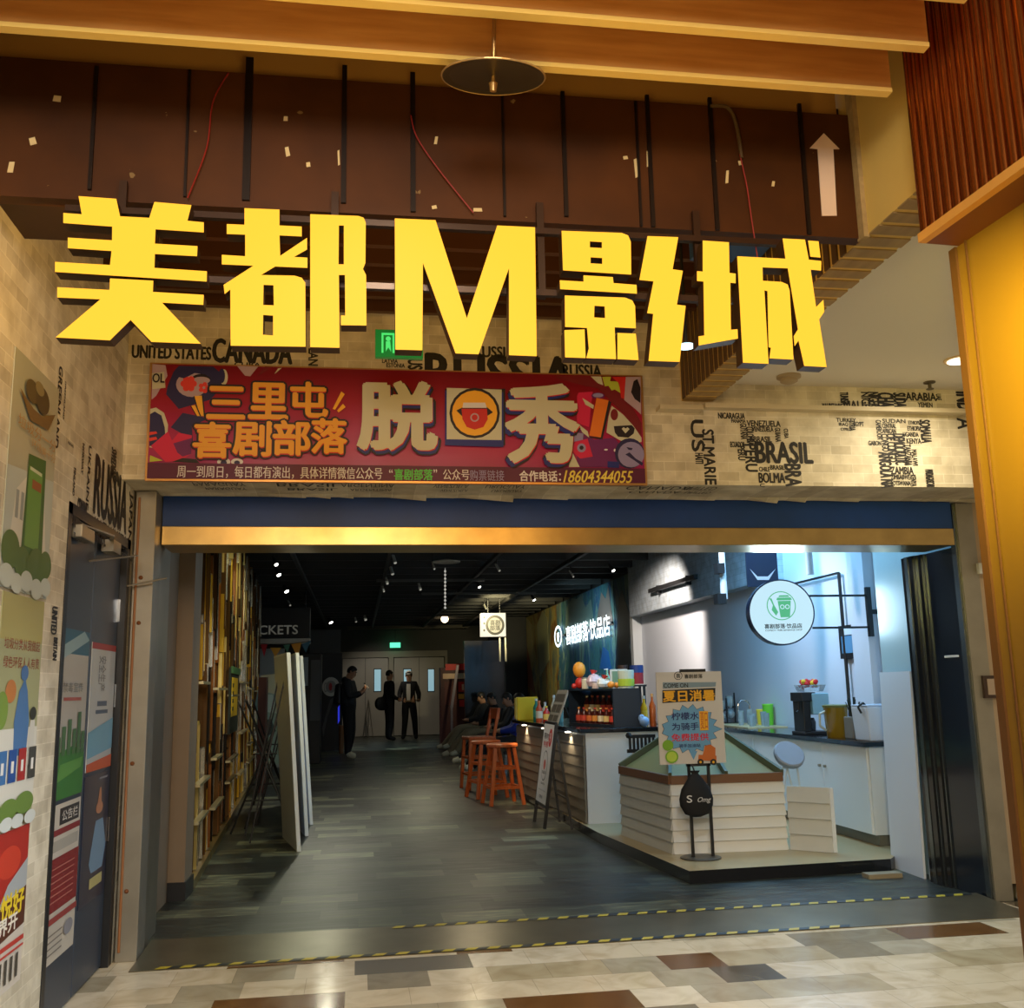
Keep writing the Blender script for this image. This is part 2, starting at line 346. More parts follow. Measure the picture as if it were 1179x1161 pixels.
# ================================================================== STRUCTURE
struct(MB().box(-3, 6, -3.5, D, -.1, 0).build('floor', M_MARBLE))
struct(MB().box(-3.5, 6, D+.001, 31.2, -.1, 0.0).build('floor_shop', M_CARPET))
# bulkhead over the opening
AB = across(YB)
bk = MB().box(XL, 5.2, YB, 6.5, 2.495, 3.75, 0)
def wordY(mb, s, x0, y0, x1, y1, rot=0, m=1, w=.002, off=.05):
    a, b = dp(x0, y1, YB), dp(x1, y0, YB); mb.text(s, AB, a.x, a.z, b.x, b.z, w, m, rot, off)
for s, x0, y0, x1, y1, rot in [
    ('UNITED STATES', 152, 400, 243, 412, 0), ('CANADA', 245, 393, 336, 417, 0), ('CUBA', 270, 418, 300, 422, 0), ('LANKA', 355, 402, 366, 436, -90), ('RUSSIA', 470, 408, 486, 440, -90),
    ('RUSSIA', 491, 412, 660, 450, 0), ('RUSSIA', 547, 400, 592, 411, 0), ('RUSSIA', 648, 421, 692, 434, 0), ('LATVIA', 440, 414, 458, 418, 0), ('ESTONIA', 445, 419, 466, 423, 0), ('NEPAL', 655, 436, 680, 442, 0),
    ('US', 797, 484, 809, 520, -90), ('HAITI', 801, 522, 809, 534, -90), ('ST.MARIE', 812, 495, 821, 558, -90),
    ('NICARAGUA', 827, 476, 857, 482, 0), ('PANAMA', 842, 483, 858, 487, 0), ('GUYANA', 853, 488, 859, 506, -90), ('VENEZUELA', 860, 485, 898, 491, 0), ('VENEZUELA', 866, 492, 890, 497, 0),
    ('COLOMBIA', 860, 492, 867, 512, -90), ('BRASIL', 868, 503, 888, 509, 0), ('PERU', 859, 512, 870, 543, -90), ('PERU', 850, 514, 857, 530, -90), ('ECUADOR', 841, 509, 857, 515, 0),
    ('BRASIL', 871, 510, 934, 533, 0), ('GUIANA', 893, 493, 898, 509, -90), ('CUBA', 903, 494, 907, 505, -90), ('CHILE', 874, 538, 886, 543, 0), ('BRASIL', 887, 536, 903, 541, 0), ('BOLMA', 874, 545, 903, 556, 0), ('BRA', 905, 535, 921, 560, -90), ('C', 875, 557, 880, 561, 0),
    ('TURKEY', 963, 482, 985, 486, 0), ('IRAQ', 966, 487, 976, 491, 0), ('SYRIA', 978, 485, 984, 496, -90), ('EGYPT', 983, 486, 994, 491, 0), ('CYPRUS', 968, 493, 980, 496, 0),
    ('CAMEROON', 1010, 484, 1014, 506, -90), ('CENTRAL', 1016, 488, 1031, 493, 0), ('AFRICAN', 1016, 494, 1031, 499, 0), ('GABON', 1000, 508, 1014, 513, 0), ('CONGO', 1016, 500, 1022, 520, -90), ('OF CONGO', 1023, 500, 1030, 532, -90), ('DEMOCRATIC', 1031, 500, 1041, 535, -90), ('ANGOLA NA', 1015, 521, 1025, 562, -90),
    ('ZAMBIA', 1026, 538, 1051, 546, 0), ('ZIMBABWE', 1026, 547, 1047, 552, 0), ('BOTSWANA', 1026, 554, 1048, 559, 0), ('TANZANIA', 1043, 512, 1048, 536, -90), ('SUDAN', 1016, 483, 1042, 487, 0), ('ETHIOPIA', 1046, 485, 1060, 489, 0), ('ETHIOPIA', 1045, 491, 1060, 496, 0), ('UGANDA', 1040, 498, 1057, 503, 0), ('KENYA', 1044, 505, 1060, 511, 0), ('SOMALIA', 1061, 484, 1070, 510, -90), ('MALAWI', 1051, 518, 1055, 536, -90), ('KENYA', 1049, 547, 1054, 560, -90), ('MADAGASCAR', 1067, 541, 1074, 561, -90), ('A', 1103, 482, 1119, 494, -90),
    ('MAURITANIA', 947, 465, 969, 471, 0), ('MALI', 972, 462, 993, 471, 0), ('NIGERIA', 1001, 452, 1011, 474, -90), ('NIGER', 993, 452, 1000, 474, -90), ('TUNISIA', 968, 452, 976, 466, -90), ('CHAD', 1012, 453, 1028, 474, -90), ('SUDAN', 1030, 453, 1042, 473, -90), ('ARABIA', 1043, 453, 1077, 461, 0), ('YEMEN', 1057, 464, 1073, 469, 0), ('UAE', 1078, 454, 1083, 461, -90), ('IND', 1103, 452, 1120, 472, -90)]:
    wordY(bk, s, x0, y0, x1, y1, rot)
# printing under the soffit edge
SO = Fr((0, 0, 2.495), (1, 0, 0), (0, 1, 0))
for s, x0, x1 in (('BRASIL', -.45, -.1), ('ARGENTINA', -.1, .2), ('VENEZUELA', .42, .62), ('URUGUAY', .72, .95), ('CANADA', 1.55, 1.95), ('UNITED', 1.9, 2.1), ('PARAGUAY', -.9, -.62)):
    vs, fs, a = text_mesh(s, .012); bk.add([(x0+(x1-x0)*p, 5.52+.1*(q if True else 1), 2.4935) for p, q in vs], [f[::-1] for f in fs], 1)
    bk.add([(x0+.05+(x1-x0)*p*.8, 5.66+.07*q, 2.4935) for p, q in vs], [f[::-1] for f in fs], 1)
struct(bk.build('wall_bulkhead', [PAPER_X, M_INK]))
struct(MB().box(2.0, 5.2, 5.40, YB, 2.945, 2.972).box(1.72, 1.98, 5.38, YB, 2.925, 2.95).build('trim_1', mat('cream_ledge', rgb(206, 192, 160), .5)))
# torn wallpaper hem curling under the bulkhead edge
hem = MB(); hx = -1.24
while hx < 3.8:
    wdt = random.uniform(.12, .5); z1 = 2.49-random.uniform(.002, .03); hem.add([(hx, YB+.36, 2.494), (hx+wdt, YB+.36, 2.494), (hx+wdt, YB+.41, z1), (hx, YB+.41, 2.488)], [(0, 1, 2, 3), (3, 2, 1, 0)]); hx += wdt
struct(hem.build('trim_2', PAPER_X))
# left wall with a doorway
LW = left_face(XL)
dT = sd(77, 602, XL).z; dY0 = sd(45, 1161, XL).y; dY1 = 5.74; dT = 2.2
lw = MB().box(XL-.3, XL, -.5, dY0, 0, 3.6, 0).box(XL-.3, XL, dY1, 5.9, 0, 3.6, 0).box(XL-.3, XL, dY0, dY1, dT, 3.6, 0)
def wordL(mb, s, pts, rot=0, m=1):                          # pts: px of the lower-left and upper-right corners
    a = sd(*pts[0], XL); b = sd(*pts[1], XL); mb.text(s, LW, a.y, a.z, b.y, b.z, .002, m, rot, .045)
for s, p, rot in [('GREENLAND', ((62, 514), (72, 425)), -90), ('GREENLAND', ((72, 482), (76, 440)), -90), ('RUSSIA', ((107, 590), (147, 556)), 0), ('UKRAINE', ((98, 586), (105, 515)), -90), ('NORWAY', ((93, 545), (97, 512)), -90), ('FINLAND', ((83, 570), (87, 540)), -90),
    ('KAZAKHSTAN', ((108, 612), (150, 622)), 0), ('MONGOLIA', ((104, 620), (125, 618)), 0), ('POLAND', ((82, 604), (92, 588)), 0), ('GERMANY', ((88, 596), (100, 580)), 0), ('CZECH', ((88, 612), (101, 606)), 0), ('UZBEKISTAN', ((128, 634), (151, 642)), 0), ('JAPAN', ((146, 622), (153, 570)), -90),
    ('TURKEY', ((84, 620), (94, 618)), 0), ('ICELAND', ((78, 508), (84, 516)), 0), ('SWEDEN', ((127, 545), (134, 520)), -90), ('UNITED', ((58, 730), (66, 700)), -90), ('BRITAIN', ((60, 760), (66, 735)), -90), ('SPAIN', ((40, 815), (44, 775)), -90)]:
    wordL(lw, s, p, rot)
a = sd(2, 560, XL); 
lw.text('STATES', LW, 3.02, 2.45, 3.28, 2.54, .002, 1, 0, .04); lw.text('CANADA', LW, 2.9, 2.1, 3.26, 2.42, .002, 1, 0, .02)
lw.text('AMERICA', LW, 3.0, 1.72, 3.25, 2.05, .002, 1, -90, .02)
struct(lw.build('wall_left', [PAPER_Y, M_INK]))
# shop walls and ceiling
gA, gB = Vector((-1.22, 7.62, 0)), Vector((-1.78, 18.6, 0))
XW = 4.55
struct(MB().box(XL-.3, XL+.0, 5.9, 7.3, 0, 3.45).box(-1.5, -1.14, 7.3, 7.62, .12, 3.45).build('wall_left_entry', mat('taupe_paint', rgb(142, 122, 98), .5, noise=.08)))
struct(MB().box(-1.5, -1.13, 7.29, 7.64, 0, .12).build('baseboard_left', M_BLACK))
struct(MB().hexa([(-1.5, 7.62, 0), (gA.x-.02, 7.62, 0), (gB.x-.02, gB.y, 0), (-2.2, gB.y, 0), (-1.5, 7.62, 3.45), (gA.x-.02, 7.62, 3.45), (gB.x-.02, gB.y, 3.45), (-2.2, gB.y, 3.45)]).build('wall_left_inner', mat('dark_bronze_backing', rgb(58, 46, 30), .4, .4)))
struct(MB().box(-3.6, -3.4, 18.6, 31, 0, 3.45).box(-3.4, -1.75, 18.6, 18.7, 0, 3.45).build('wall_left_far', M_GREYD))
struct(MB().box(-3.6, 5, 30.6, 30.8, 0, 3.45).build('wall_back', M_GREYD))
struct(MB().box(XW, XW+.2, 7.25, 15.9, 0, 3.45).build('wall_right', M_WPAINT))
struct(MB().box(XW, XW+.2, 15.9, 27.0, 0, 3.45).build('wall_right_mural', [mat('black_wall_base', (.02, .02, .02), .6)]))
struct(MB().box(XW-.6, XW, 27.0, 30.6, 0, 3.45).build('wall_right_far', M_BLACK))
struct(MB().box(3.98, XW+.2, 7.0, 7.25, 0, 3.45).box(3.98, XR+.2, 6.2, 7.0, 0, 3.45).build('wall_right_return', mat('pale_blue_gloss_panel', rgb(176, 200, 208), .25)))
sb = MB(); pA = sd(737, 702, 4.35); pB = sd(830, 688, 4.35)
sb.box(4.36, XW, 10.2, 15.8, 2.44, 3.45); struct(sb.build('wall_right_upper', WBRICK))
struct(MB().box(4.40, XW, 15.8, 15.95, 0, 3.45).build('trim_3', mat('grey_white_trim', rgb(196, 200, 200), .4)))
struct(MB().box(4.45, XW, 8.3, 8.6, 0, 3.45).build('trim_4', M_WPAINT))
ceil = MB().box(-3.6, 5, 6.3, 31, 3.42, 3.5)
struct(ceil.build('ceiling_shop', M_CEILB))
jo = MB()
for i in range(26): jo.box(-3.4, 4.5, 7.4+i*.9, 7.47+i*.9, 3.22, 3.42)
for xx in (-.9, .4, 1.9, 3.1): jo.box(xx, xx+.05, 7, 30.5, 3.16, 3.22)
struct(jo.build('ceiling_joists', mat('black_joist', (.03, .03, .028), .6)))
# right facade strip beyond the opening
struct(MB().box(XR+.12, 5.2, 5.95, 6.2, .1, 2.495).build('wall_facade_right', mat('tan_grey_paint', rgb(168, 146, 118), .5, noise=.12, nscale=3)))
struct(MB().box(4.06, 5.2, 5.90, 6.2, 0, .14).build('baseboard_right', mat('cream_stone', rgb(216, 196, 164), .35)))
# recess ceiling, fascia and beam
YF = 3.29
struct(MB().box(XL, 1.88, YF+.1, YB, 3.5, 3.6).build('ceiling_recess', M_DARK))
rj = MB()
for i in range(9): rj.box(XL, 1.86, 3.6+i*.21, 3.64+i*.21, 3.42, 3.5)
struct(rj.build('ceiling_purlins', mat('brown_purlin', rgb(84, 52, 34), .4, .3)))
struct(MB().box(XL, 1.89, YF, YF+.06, 3.0, 3.51).build('wall_fascia', M_FASCIA))
struct(MB().box(XL, -.75, 3.36, 3.75, 3.06, 3.4).build('trim_5', M_DARK))
bm = MB().box(1.88, 2.06, 2.86, YB, 3.0, 3.7, 0)
for i in range(26): bm.box(1.878, 2.062, 2.87+i*.1, 2.94+i*.1, 2.994, 3.0, 1)
for i in range(30): bm.box(1.872, 1.88, 3.42+i*.068, 3.46+i*.068, 3.0, 3.5, 2)
struct(bm.build('trim_6', [M_YPAINT, M_BEAMPLANK, mat('dark_slats', rgb(92, 66, 38), .6)]))
struct(MB().box(1.862, 1.886, 3.25, 3.30, 2.99, 3.62).build('trim_7', mat('torn_plaster', rgb(176, 148, 96), .8, noise=.4, nscale=30, bump=.6)))
struct(MB().box(2.06, 6, 2.86, YB, 3.11, 3.2).build('ceiling_white', M_WCEIL))
struct(MB().box(-1.3, 1.86, 3.37, 3.42, 3.45, 4.0).build('trim_8', M_TAN))
struct(MB().box(-3, 4, -1.0, 3.4, 3.72, 3.8).build('ceiling', mat('mall_ceiling_dark', rgb(60, 40, 20), .7)))
# side wall on the right, turned a few degrees
rw = MB().hexa([(1.935, 2.84, 0), (2.06, .9, 0), (3, .9, 0), (3, 2.84, 0), (1.935, 2.84, 2.75), (2.06, .9, 2.75), (3, .9, 2.75), (3, 2.84, 2.75)])
struct(rw.build('wall_side', mat('ochre_gloss_wall', rgb(132, 98, 30), .4, noise=.06, nscale=1.5)))
struct(MB().box(1.928, 1.95, 2.815, 2.85, 0, 2.75).bar((1.9335, 2.765, 0), (1.9335, 2.765, 2.75), .006, .006).build('trim_9', mat('brown_corner_bead', rgb(104, 70, 36), .4)))

# ================================================================== ENTRANCE HEADER AND FRAME
hd = thing('roller_shutter', 'blue roller shutter housing with brassy steel channel over the entrance', 'shutter', (1.4, D, 2.2))
MB().box(-1.12, XR-.05, D, D+.3, 2.315, 2.493).build('housing', M_BLUE, hd)
ch = MB().box(-1.12, XR-.05, D-.01, D+.34, 2.205, 2.315)
ch.build('channel', M_BRASS, hd, bevel=.004)
def mb_post(name, label, x0, x1, y0, y1, mt, extra=None):
    t = thing(name, label, 'frame', ((x0+x1)/2, (y0+y1)/2, 0)); MB().box(x0, x1, y0, y1, 0, 2.49).build('post', mt, t, bevel=.004); return t
fp = mb_post('steel_post', 'worn steel door post beside the left poster wall', -1.235, -1.125, 5.76, 5.95, M_STEELW)
MB().box(-1.17, -1.135, 5.95, 6.12, 0, 2.49).box(-1.2, -1.155, 6.12, 6.42, 0, 2.49).build('guide_rail', M_STEEL, fp)
for z in (.35, 1.0, 1.75, 2.0): MB().ball((-1.19, 5.757, z), .012, 8).build('bolt', mat('rusty_bolt', rgb(120, 70, 30), .6), fp)
MB().cyl((-1.215, 5.755, .05), (-1.215, 5.755, 2.45), .007).build('cable', mat('copper_cable', rgb(150, 100, 60), .4), fp)
fr2 = thing('side_frame', 'dark glossy jamb panel with steel rails on the right of the entrance', 'frame', (XR, 6.2, 0))
MB().box(XR, XR+.1, 6.02, 6.36, .0, 2.205).build('panel', mat('navy_black_panel', rgb(20, 30, 44), .18), fr2)
MB().box(XR-.015, XR+.11, 5.97, 6.02, 0, 2.49).box(XR-.01, XR+.1, 6.36, 6.385, 0, 2.205).box(XR-.03, XR+.1, 6.44, 6.46, 0, 2.205).box(XR-.045, XR+.1, 6.52, 6.56, 0, 2.205).build('rail', mat('blue_grey_steel', rgb(110, 118, 124), .25, .9), fr2)
MB().box(XR-.02, XR+.1, 6.385, 6.44, 0, 2.205).box(XR-.04, XR+.1, 6.46, 6.52, 0, 2.205).box(XR-.03, XR+.1, 6.56, 6.62, 0, 2.205).build('track', M_BLACKG, fr2)
MB().box(XR-.004, XR+.002, 6.08, 6.24, 1.49, 1.505).build('pull_tab', M_WHITE, fr2)
MB().box(XR, XR+.12, 5.95, 5.97, 0, 2.49).build('cover', M_STEELW, fr2)
th = MB(); T0, T1 = 5.55, 6.12
th.hexa([(-1.12, T0, 0), (3.86, T0, 0), (3.86, T1, 0), (-1.12, T1, 0), (-1.12, T0, .004), (3.86, T0, .004), (3.86, T1, .022), (-1.12, T1, .022)], 0)
def hazard(yy0, yy1, z, x0, x1):
    k = 0; x = x0
    while x < x1:
        th.add([(x, yy0, z), (x+.06, yy0, z), (x+.085, yy1, z), (x+.025, yy1, z)], [(0, 1, 2, 3)], 1 if k % 2 == 0 else 2); x += .06; k += 1
hazard(T0+.005, T0+.05, .0065, -1.0, 2.7); hazard(T1-.05, T1, .0228, .2, 3.75)
tag(th.build('threshold_ramp', [mat('scuffed_threshold_steel', rgb(112, 104, 84), .3, .6, noise=.35, nscale=5), mat('yellow_tape', rgb(196, 176, 40), .5), M_BLACK]), 'steel threshold ramp edged with yellow and black tape across entrance', 'threshold')

# ================================================================== SIGN LETTERS
YLt = 3.17
def pxl(pts, sc, bx, by): return [(bx+x/sc, by+y/sc) for x, y in pts]
A_ = (3.87, 0, 200); B_ = (2.456, 40, 210); C_ = (2.456, 500, 210); D_ = (4.535, 750, 240)
LET = [
 ('glowing yellow channel character, first of the sign', [
  (pxl([(350,100),(518,112),(535,190),(665,197),(688,126),(853,140),(835,210),(908,217),(908,262),(693,248),(690,312),(880,323),(878,368),(690,358),(688,420),(922,435),(921,481),(245,438),(245,393),(490,407),(497,345),(302,332),(302,285),(499,297),(500,236),(282,220),(282,175),(364,181)], *A_), []),
  (pxl([(490,467),(683,477),(681,527),(908,540),(906,585),(722,575),(895,758),(675,750),(582,652),(490,743),(247,730),(447,560),(255,552),(255,506),(488,518)], *A_), [])]),
 ('glowing yellow channel character left of the letter M', [
  (pxl([(593,73),(692,77),(692,122),(755,125),(755,153),(692,150),(694,208),(770,157),(770,190),(733,211),(771,213),(771,242),(680,238),(640,262),(735,264),(755,270),(765,284),(766,465),(554,462),(553,303),(537,316),(534,290),(618,236),(529,232),(529,205),(595,209),(595,148),(543,146),(543,118),(593,120)], *B_), [pxl([(647,290),(675,291),(676,348),(646,347)], *B_), pxl([(646,375),(674,377),(674,433),(645,431)], *B_)]),
  (pxl([(779,90),(915,95),(930,100),(936,114),(935,228),(928,245),(937,262),(938,405),(866,404),(866,376),(878,377),(877,262),(860,262),(862,468),(779,466)], *B_), [pxl([(860,122),(874,122),(874,232),(859,232)], *B_)])]),
 ('glowing yellow letter M in the middle of the sign', [([(454.5,251.5),(501.5,253.5),(537.5,366.5),(572.5,259.7),(616,261.7),(618,410.3),(586,409),(586,309),(551,408),(524.5,407),(487,303),(486.3,403.4),(455.3,402.6)], [])]),
 ('glowing yellow channel character right of the letter M', [
  (pxl([(360,137),(530,143),(548,150),(556,168),(557,261),(364,249)], *C_), [pxl([(440,167),(474,169),(474,186),(440,184)], *C_), pxl([(442,212),(475,214),(475,231),(442,229)], *C_)]),
  (pxl([(422,263),(505,268),(507,285),(572,290),(573,315),(356,302),(355,277),(422,281)], *C_), []),
  (pxl([(369,320),(540,326),(560,334),(568,350),(570,413),(510,410),(514,500),(430,497),(437,470),(432,412),(370,409)], *C_), [pxl([(453,349),(482,351),(483,384),(452,382)], *C_)]),
  (pxl([(368,418),(425,416),(428,497),(370,495)], *C_), []), (pxl([(518,426),(570,428),(578,503),(518,500)], *C_), []),
  (pxl([(603,152),(690,155),(674,246),(703,250),(686,346),(711,349),(694,508),(606,505),(619,372),(602,370),(620,280),(580,276)], *C_), [])]),
 ('glowing yellow channel character, last of the sign', [
  (pxl([(268,168),(405,177),(408,337),(440,341),(440,391),(412,388),(415,634),(450,631),(452,680),(247,716),(246,668),(276,664),(272,382),(238,379),(238,328),(268,330)], *D_), []),
  (pxl([(448,250),(700,263),(685,157),(802,163),(822,268),(887,275),(886,325),(832,320),(860,515),(898,477),(903,540),(876,580),(915,829),(798,823),(768,690),(748,720),(743,668),(765,632),(712,313),(580,308),(582,378),(680,384),(712,398),(722,430),(742,790),(616,783),(624,728),(612,725),(606,432),(590,428),(612,812),(478,806)], *D_), []),
  (pxl([(818,168),(873,172),(883,257),(830,252)], *D_), [])])]
FL = across(YLt)
for lab, strokes in LET:
    cx_ = dp(*strokes[0][0][0], YLt)
    t = thing('sign_letter', lab, 'sign letter', (cx_.x, YLt, 2.45), group='yellow channel letters of the cinema sign')
    fc, cs = MB(), MB()
    for lp, hs in strokes:
        L2 = [(p.x, p.z) for p in (dp(x, y, YLt) for x, y in lp)]; H2 = [[(p.x, p.z) for p in (dp(x, y, YLt) for x, y in h)] for h in hs]
        fc.poly(FL, L2, 0.0, None, 0, H2); cs.poly(FL, L2, -.06, -.001, 0, H2)
    fc.build('face', M_GLOW, t); cs.build('casing', M_CASING, t)
rl = MB()
for z in (2.70, 2.93): rl.box(-.96, 1.62, YLt+.062, YLt+.085, z, z+.022)
for x in (-.8, -.1, .62, 1.2): rl.box(x, x+.025, YLt+.085, YLt+.105, 2.70, 3.06)
tag(rl.build('sign_rail', mat('dark_brown_rail', rgb(60, 36, 18), .4, .3)), 'dark mounting rails behind the yellow sign characters', 'rail')

# ================================================================== FASCIA DETAILS
for i, (x, y0, y1, w_) in enumerate([(288, 68, 232, 9), (112, 78, 220, 4), (397, 77, 235, 6), (475, 85, 245, 6), (578, 112, 250, 3), (647, 107, 250, 5), (744, 111, 262, 5), (816, 114, 268, 5), (919, 121, 270, 5), (219, 82, 228, 3), (731, 118, 262, 3)]):
    a = dp(x, y0, YF); b = dp(x, y1, YF); hw = w_/1150*3.3/2
    tag(MB().box(a.x-hw, a.x+hw, YF-.012, YF-.001, max(3.002, b.z), a.z).build('fascia_batten', mat('black_iron_strip', rgb(34, 22, 14), .4, .4)),
        'thin dark upright strip on the brown fascia ' + ['above the first sign character, widest', 'near the left end', 'above the second sign character', 'left of the ceiling disc', 'below the ceiling disc', 'right of the ceiling disc', 'with pale tape beside it', 'left of the bundled cable', 'beside the white arrow', 'left of the red wire', 'left of the taped strip'][i], 'strip', 'upright strips on the brown fascia')
AF = across(YF)
def F2(pts, y=YF): return [(p.x, p.z) for p in (dp(a, b, y) for a, b in pts)]
ar = MB().poly(AF, F2([(948, 154), (966, 172), (959, 172), (963, 249), (946, 249), (941, 172), (932, 171)]), 0, .004)
tag(ar.build('arrow_sign', pm(236, 206, 180)), 'pale upward arrow on the right end of brown fascia', 'sign')
def wire(name, pts, y, r, mt, lab, yend=None):
    P = [dp(a, b, y - .02) for a, b in pts]
    Q = []
    for i in range(len(P)-1):
        p0, p1, p2, p3 = P[max(i-1, 0)], P[i], P[i+1], P[min(i+2, len(P)-1)]
        for k in range(6):
            t = k/6; Q.append(.5*((2*p1)+(p2-p0)*t+(2*p0-5*p1+4*p2-p3)*t*t+(3*p1-p0-3*p2+p3)*t**3))
    Q.append(P[-1]); return tag(MB().tube(Q, r, 6).build(name, mt), lab, 'wire')
RED = pm(150, 34, 24)
wire('red_wire', [(263, 84), (245, 118), (238, 170), (216, 228)], YF, .0025, RED, 'red wire hanging on fascia between first two sign characters')
wire('red_wire', [(473, 133), (480, 158), (505, 195), (545, 245)], YF, .0025, RED, 'slanting red wire on fascia above the letter M')
wire('red_wire', [(852, 178), (860, 215), (865, 250), (872, 296)], YF, .0025, RED, 'red wire dropping from bundled cable onto the last character')
wire('bundled_cable', [(818, 122), (838, 124), (848, 145), (854, 182)], YF, .007, pm(96, 74, 40), 'taped brown cable looping over the fascia top right')
tapes = MB()
for x, y, a, b in [(13, 193, 5, 9), (732, 194, 3, 17), (746, 183, 3, 15), (837, 204, 3, 12), (331, 175, 4, 8), (355, 190, 4, 4), (502, 162, 3, 7), (390, 182, 2, 13), (550, 242, 9, 3), (500, 239, 5, 3), (720, 182, 5, 3), (66, 114, 7, 5), (38, 163, 6, 6), (890, 212, 3, 5), (329, 137, 4, 4), (852, 188, 4, 4)]:
    u, v = F2([(x, y)])[0]; s_ = 3.3/1150; th_ = random.uniform(-.3, .3)
    c, s2 = math.cos(th_), math.sin(th_)
    tapes.poly(AF, [(u+(p*c-q*s2)*s_, v+(p*s2+q*c)*s_) for p, q in ((-a/1.6, -b*.8), (a/1.6, -b*.7), (a/1.8, b*.8), (-a/1.7, b*.7))], .001, .003)
o = tag(tapes.build('tape_scraps', pm(222, 196, 140)), 'scraps of pale torn tape and glue left on brown fascia', 'tape scraps'); o['kind'] = 'stuff'
a, b = dp(820, 268, 3.9), dp(985, 300, 3.9)
tag(MB().box(a.x, 1.84, 3.9, 4.2, 3.3, 3.42).build('duct_wrap', mat('blue_duct_wrap', rgb(52, 92, 150), .3)), 'blue wrapped duct above the last yellow character', 'duct')
# green exit light behind the characters
t = thing('exit_light', 'green glowing exit box hanging behind the second character', 'exit sign', (dp(455, 395, 4.6).x, 4.6, dp(455, 395, 4.6).z))
a, b = dp(432, 411, 4.6), dp(487, 381, 4.6)
MB().box(a.x, b.x, 4.6, 4.63, a.z, b.z).build('box', mat('green_glass', rgb(30, 120, 60), .2, emit=rgb(20, 120, 50), es=.35), t)
ex = MB(); f4 = across(4.598); u0 = a.x; W_ = b.x-a.x; Hh = b.z-a.z
ex.fbox(f4, u0+.13*W_, u0+.17*W_, a.z+.15*Hh, a.z+.85*Hh, 0, .002).fbox(f4, u0+.13*W_, u0+.4*W_, a.z+.8*Hh, a.z+.87*Hh, 0, .002).fbox(f4, u0+.36*W_, u0+.4*W_, a.z+.15*Hh, a.z+.85*Hh, 0, .002)
ex.disc(f4, u0+.27*W_, a.z+.66*Hh, .012, .012, .002).poly(f4, [(u0+.22*W_, a.z+.2*Hh), (u0+.27*W_, a.z+.35*Hh), (u0+.33*W_, a.z+.2*Hh), (u0+.31*W_, a.z+.58*Hh), (u0+.22*W_, a.z+.56*Hh)], .0, .002)
ex.fbox(f4, u0+.55*W_, u0+.9*W_, a.z+.45*Hh, a.z+.55*Hh, 0, .002).build('pictogram', em('green_pictogram', rgb(70, 230, 110), 1.), t)
MB().cyl(((a.x+b.x)/2, 4.615, b.z), ((a.x+b.x)/2, 4.615, 3.5), .006).build('hanger', M_BLACK, t)
# blue-white lamps glimpsed under the beam
for k, (x, y) in enumerate([(790, 399), (832, 391)]):
    p = dp(x, y, 4.3); t = thing('recess_lamp', 'small bluish lamp behind the last character, ' + ('left one' if k == 0 else 'right one'), 'lamp', p)
    MB().cyl(p+Vector((0, 0, .005)), (p.x, p.y, 3.5), .008).build('stem', M_BLACK, t)
    MB().ball(p, (.045, .045, .012), 12).build('lens', em('blue_white_lens', (.6, .9, 1.), 2.), t, smooth=True)

# ceiling battens
for k, (y, lab) in enumerate(((2.80, 'golden wooden ceiling batten just in front of brown fascia'), (2.56, 'middle golden wooden ceiling batten with bright lower edge'), (2.33, 'nearest golden wooden ceiling batten along the top of view'))):
    t = thing('ceiling_batten', lab, 'batten', (.2, y, 3.29), group='ceiling battens')
    MB().box(-1.9, 1.75-.01*k, y, y+.025, 3.3, 3.66).build('board', M_BATTEN, t)
    MB().box(-1.9, 1.75-.01*k, y-.004, y+.03, 3.285, 3.3).build('edge', M_EDGE, t)
    MB().box(-1.88, 1.2, y+.005, y+.02, 3.66, 3.72).build('fixing', M_BLACK, t)
# round disc below the ceiling
c = dp(568, 88, 2.74); t = thing('ceiling_disc', 'round dark disc with pale rim hanging below ceiling battens', 'disc', c)
ax = Vector((0, .26, -1)).normalized()
MB().lathe(c, [(.155, 0), (.158, .004), (.02, -.02)], 40, axis=ax).build('dish', mat('bronze_dish', rgb(60, 52, 36), .35, .4), t, smooth=True)
bmt = MB(); X_ = ax.orthogonal().normalized(); Y_ = ax.cross(X_); pts = [c + ax*.002 + (X_*math.cos(2*PI*i/40)+Y_*math.sin(2*PI*i/40))*.158 for i in range(41)]
bmt.tube(pts, .003, 6).build('rim', mat('pale_rim', rgb(190, 160, 110), .3, .5), t)
MB().cyl(c-ax*.5, c+ax*.03, .006).cyl(c+ax*.02, c+ax*.045, .014, .01).build('sprinkler', mat('brass_sprinkler', rgb(190, 150, 90), .3, .7), t)
# copper ribbed panel
t = thing('ribbed_panel', 'copper ribbed hanging panel with pale wood trim at upper right', 'panel', (1.85, 2.3, 2.75))
dv = Vector((.06, -1, 0)).normalized(); P0 = Vector((1.81, 2.8, 2.78)); nrm = Vector((1, .06, 0)).normalized()
rb = MB(); k = 0
while k*.042 < 1.9:
    p = P0 + dv*(k*.042+.02); rb.cyl(p, p+Vector((0, 0, 1.2)), .019, n=10); k += 1
rb.build('ribs', M_COPPER, t, smooth=True)
e = P0+dv*1.95
MB().hexa([P0+nrm*.012-Vector((0, 0, 0)), P0+nrm*.14, e+nrm*.14, e+nrm*.012, P0+nrm*.012+Vector((0, 0, 1.2)), P0+nrm*.14+Vector((0, 0, 1.2)), e+nrm*.14+Vector((0, 0, 1.2)), e+nrm*.012+Vector((0, 0, 1.2))]).build('backing', mat('dark_copper', rgb(90, 40, 22), .4, .5), t)
z_ = Vector((0, 0, -.03))
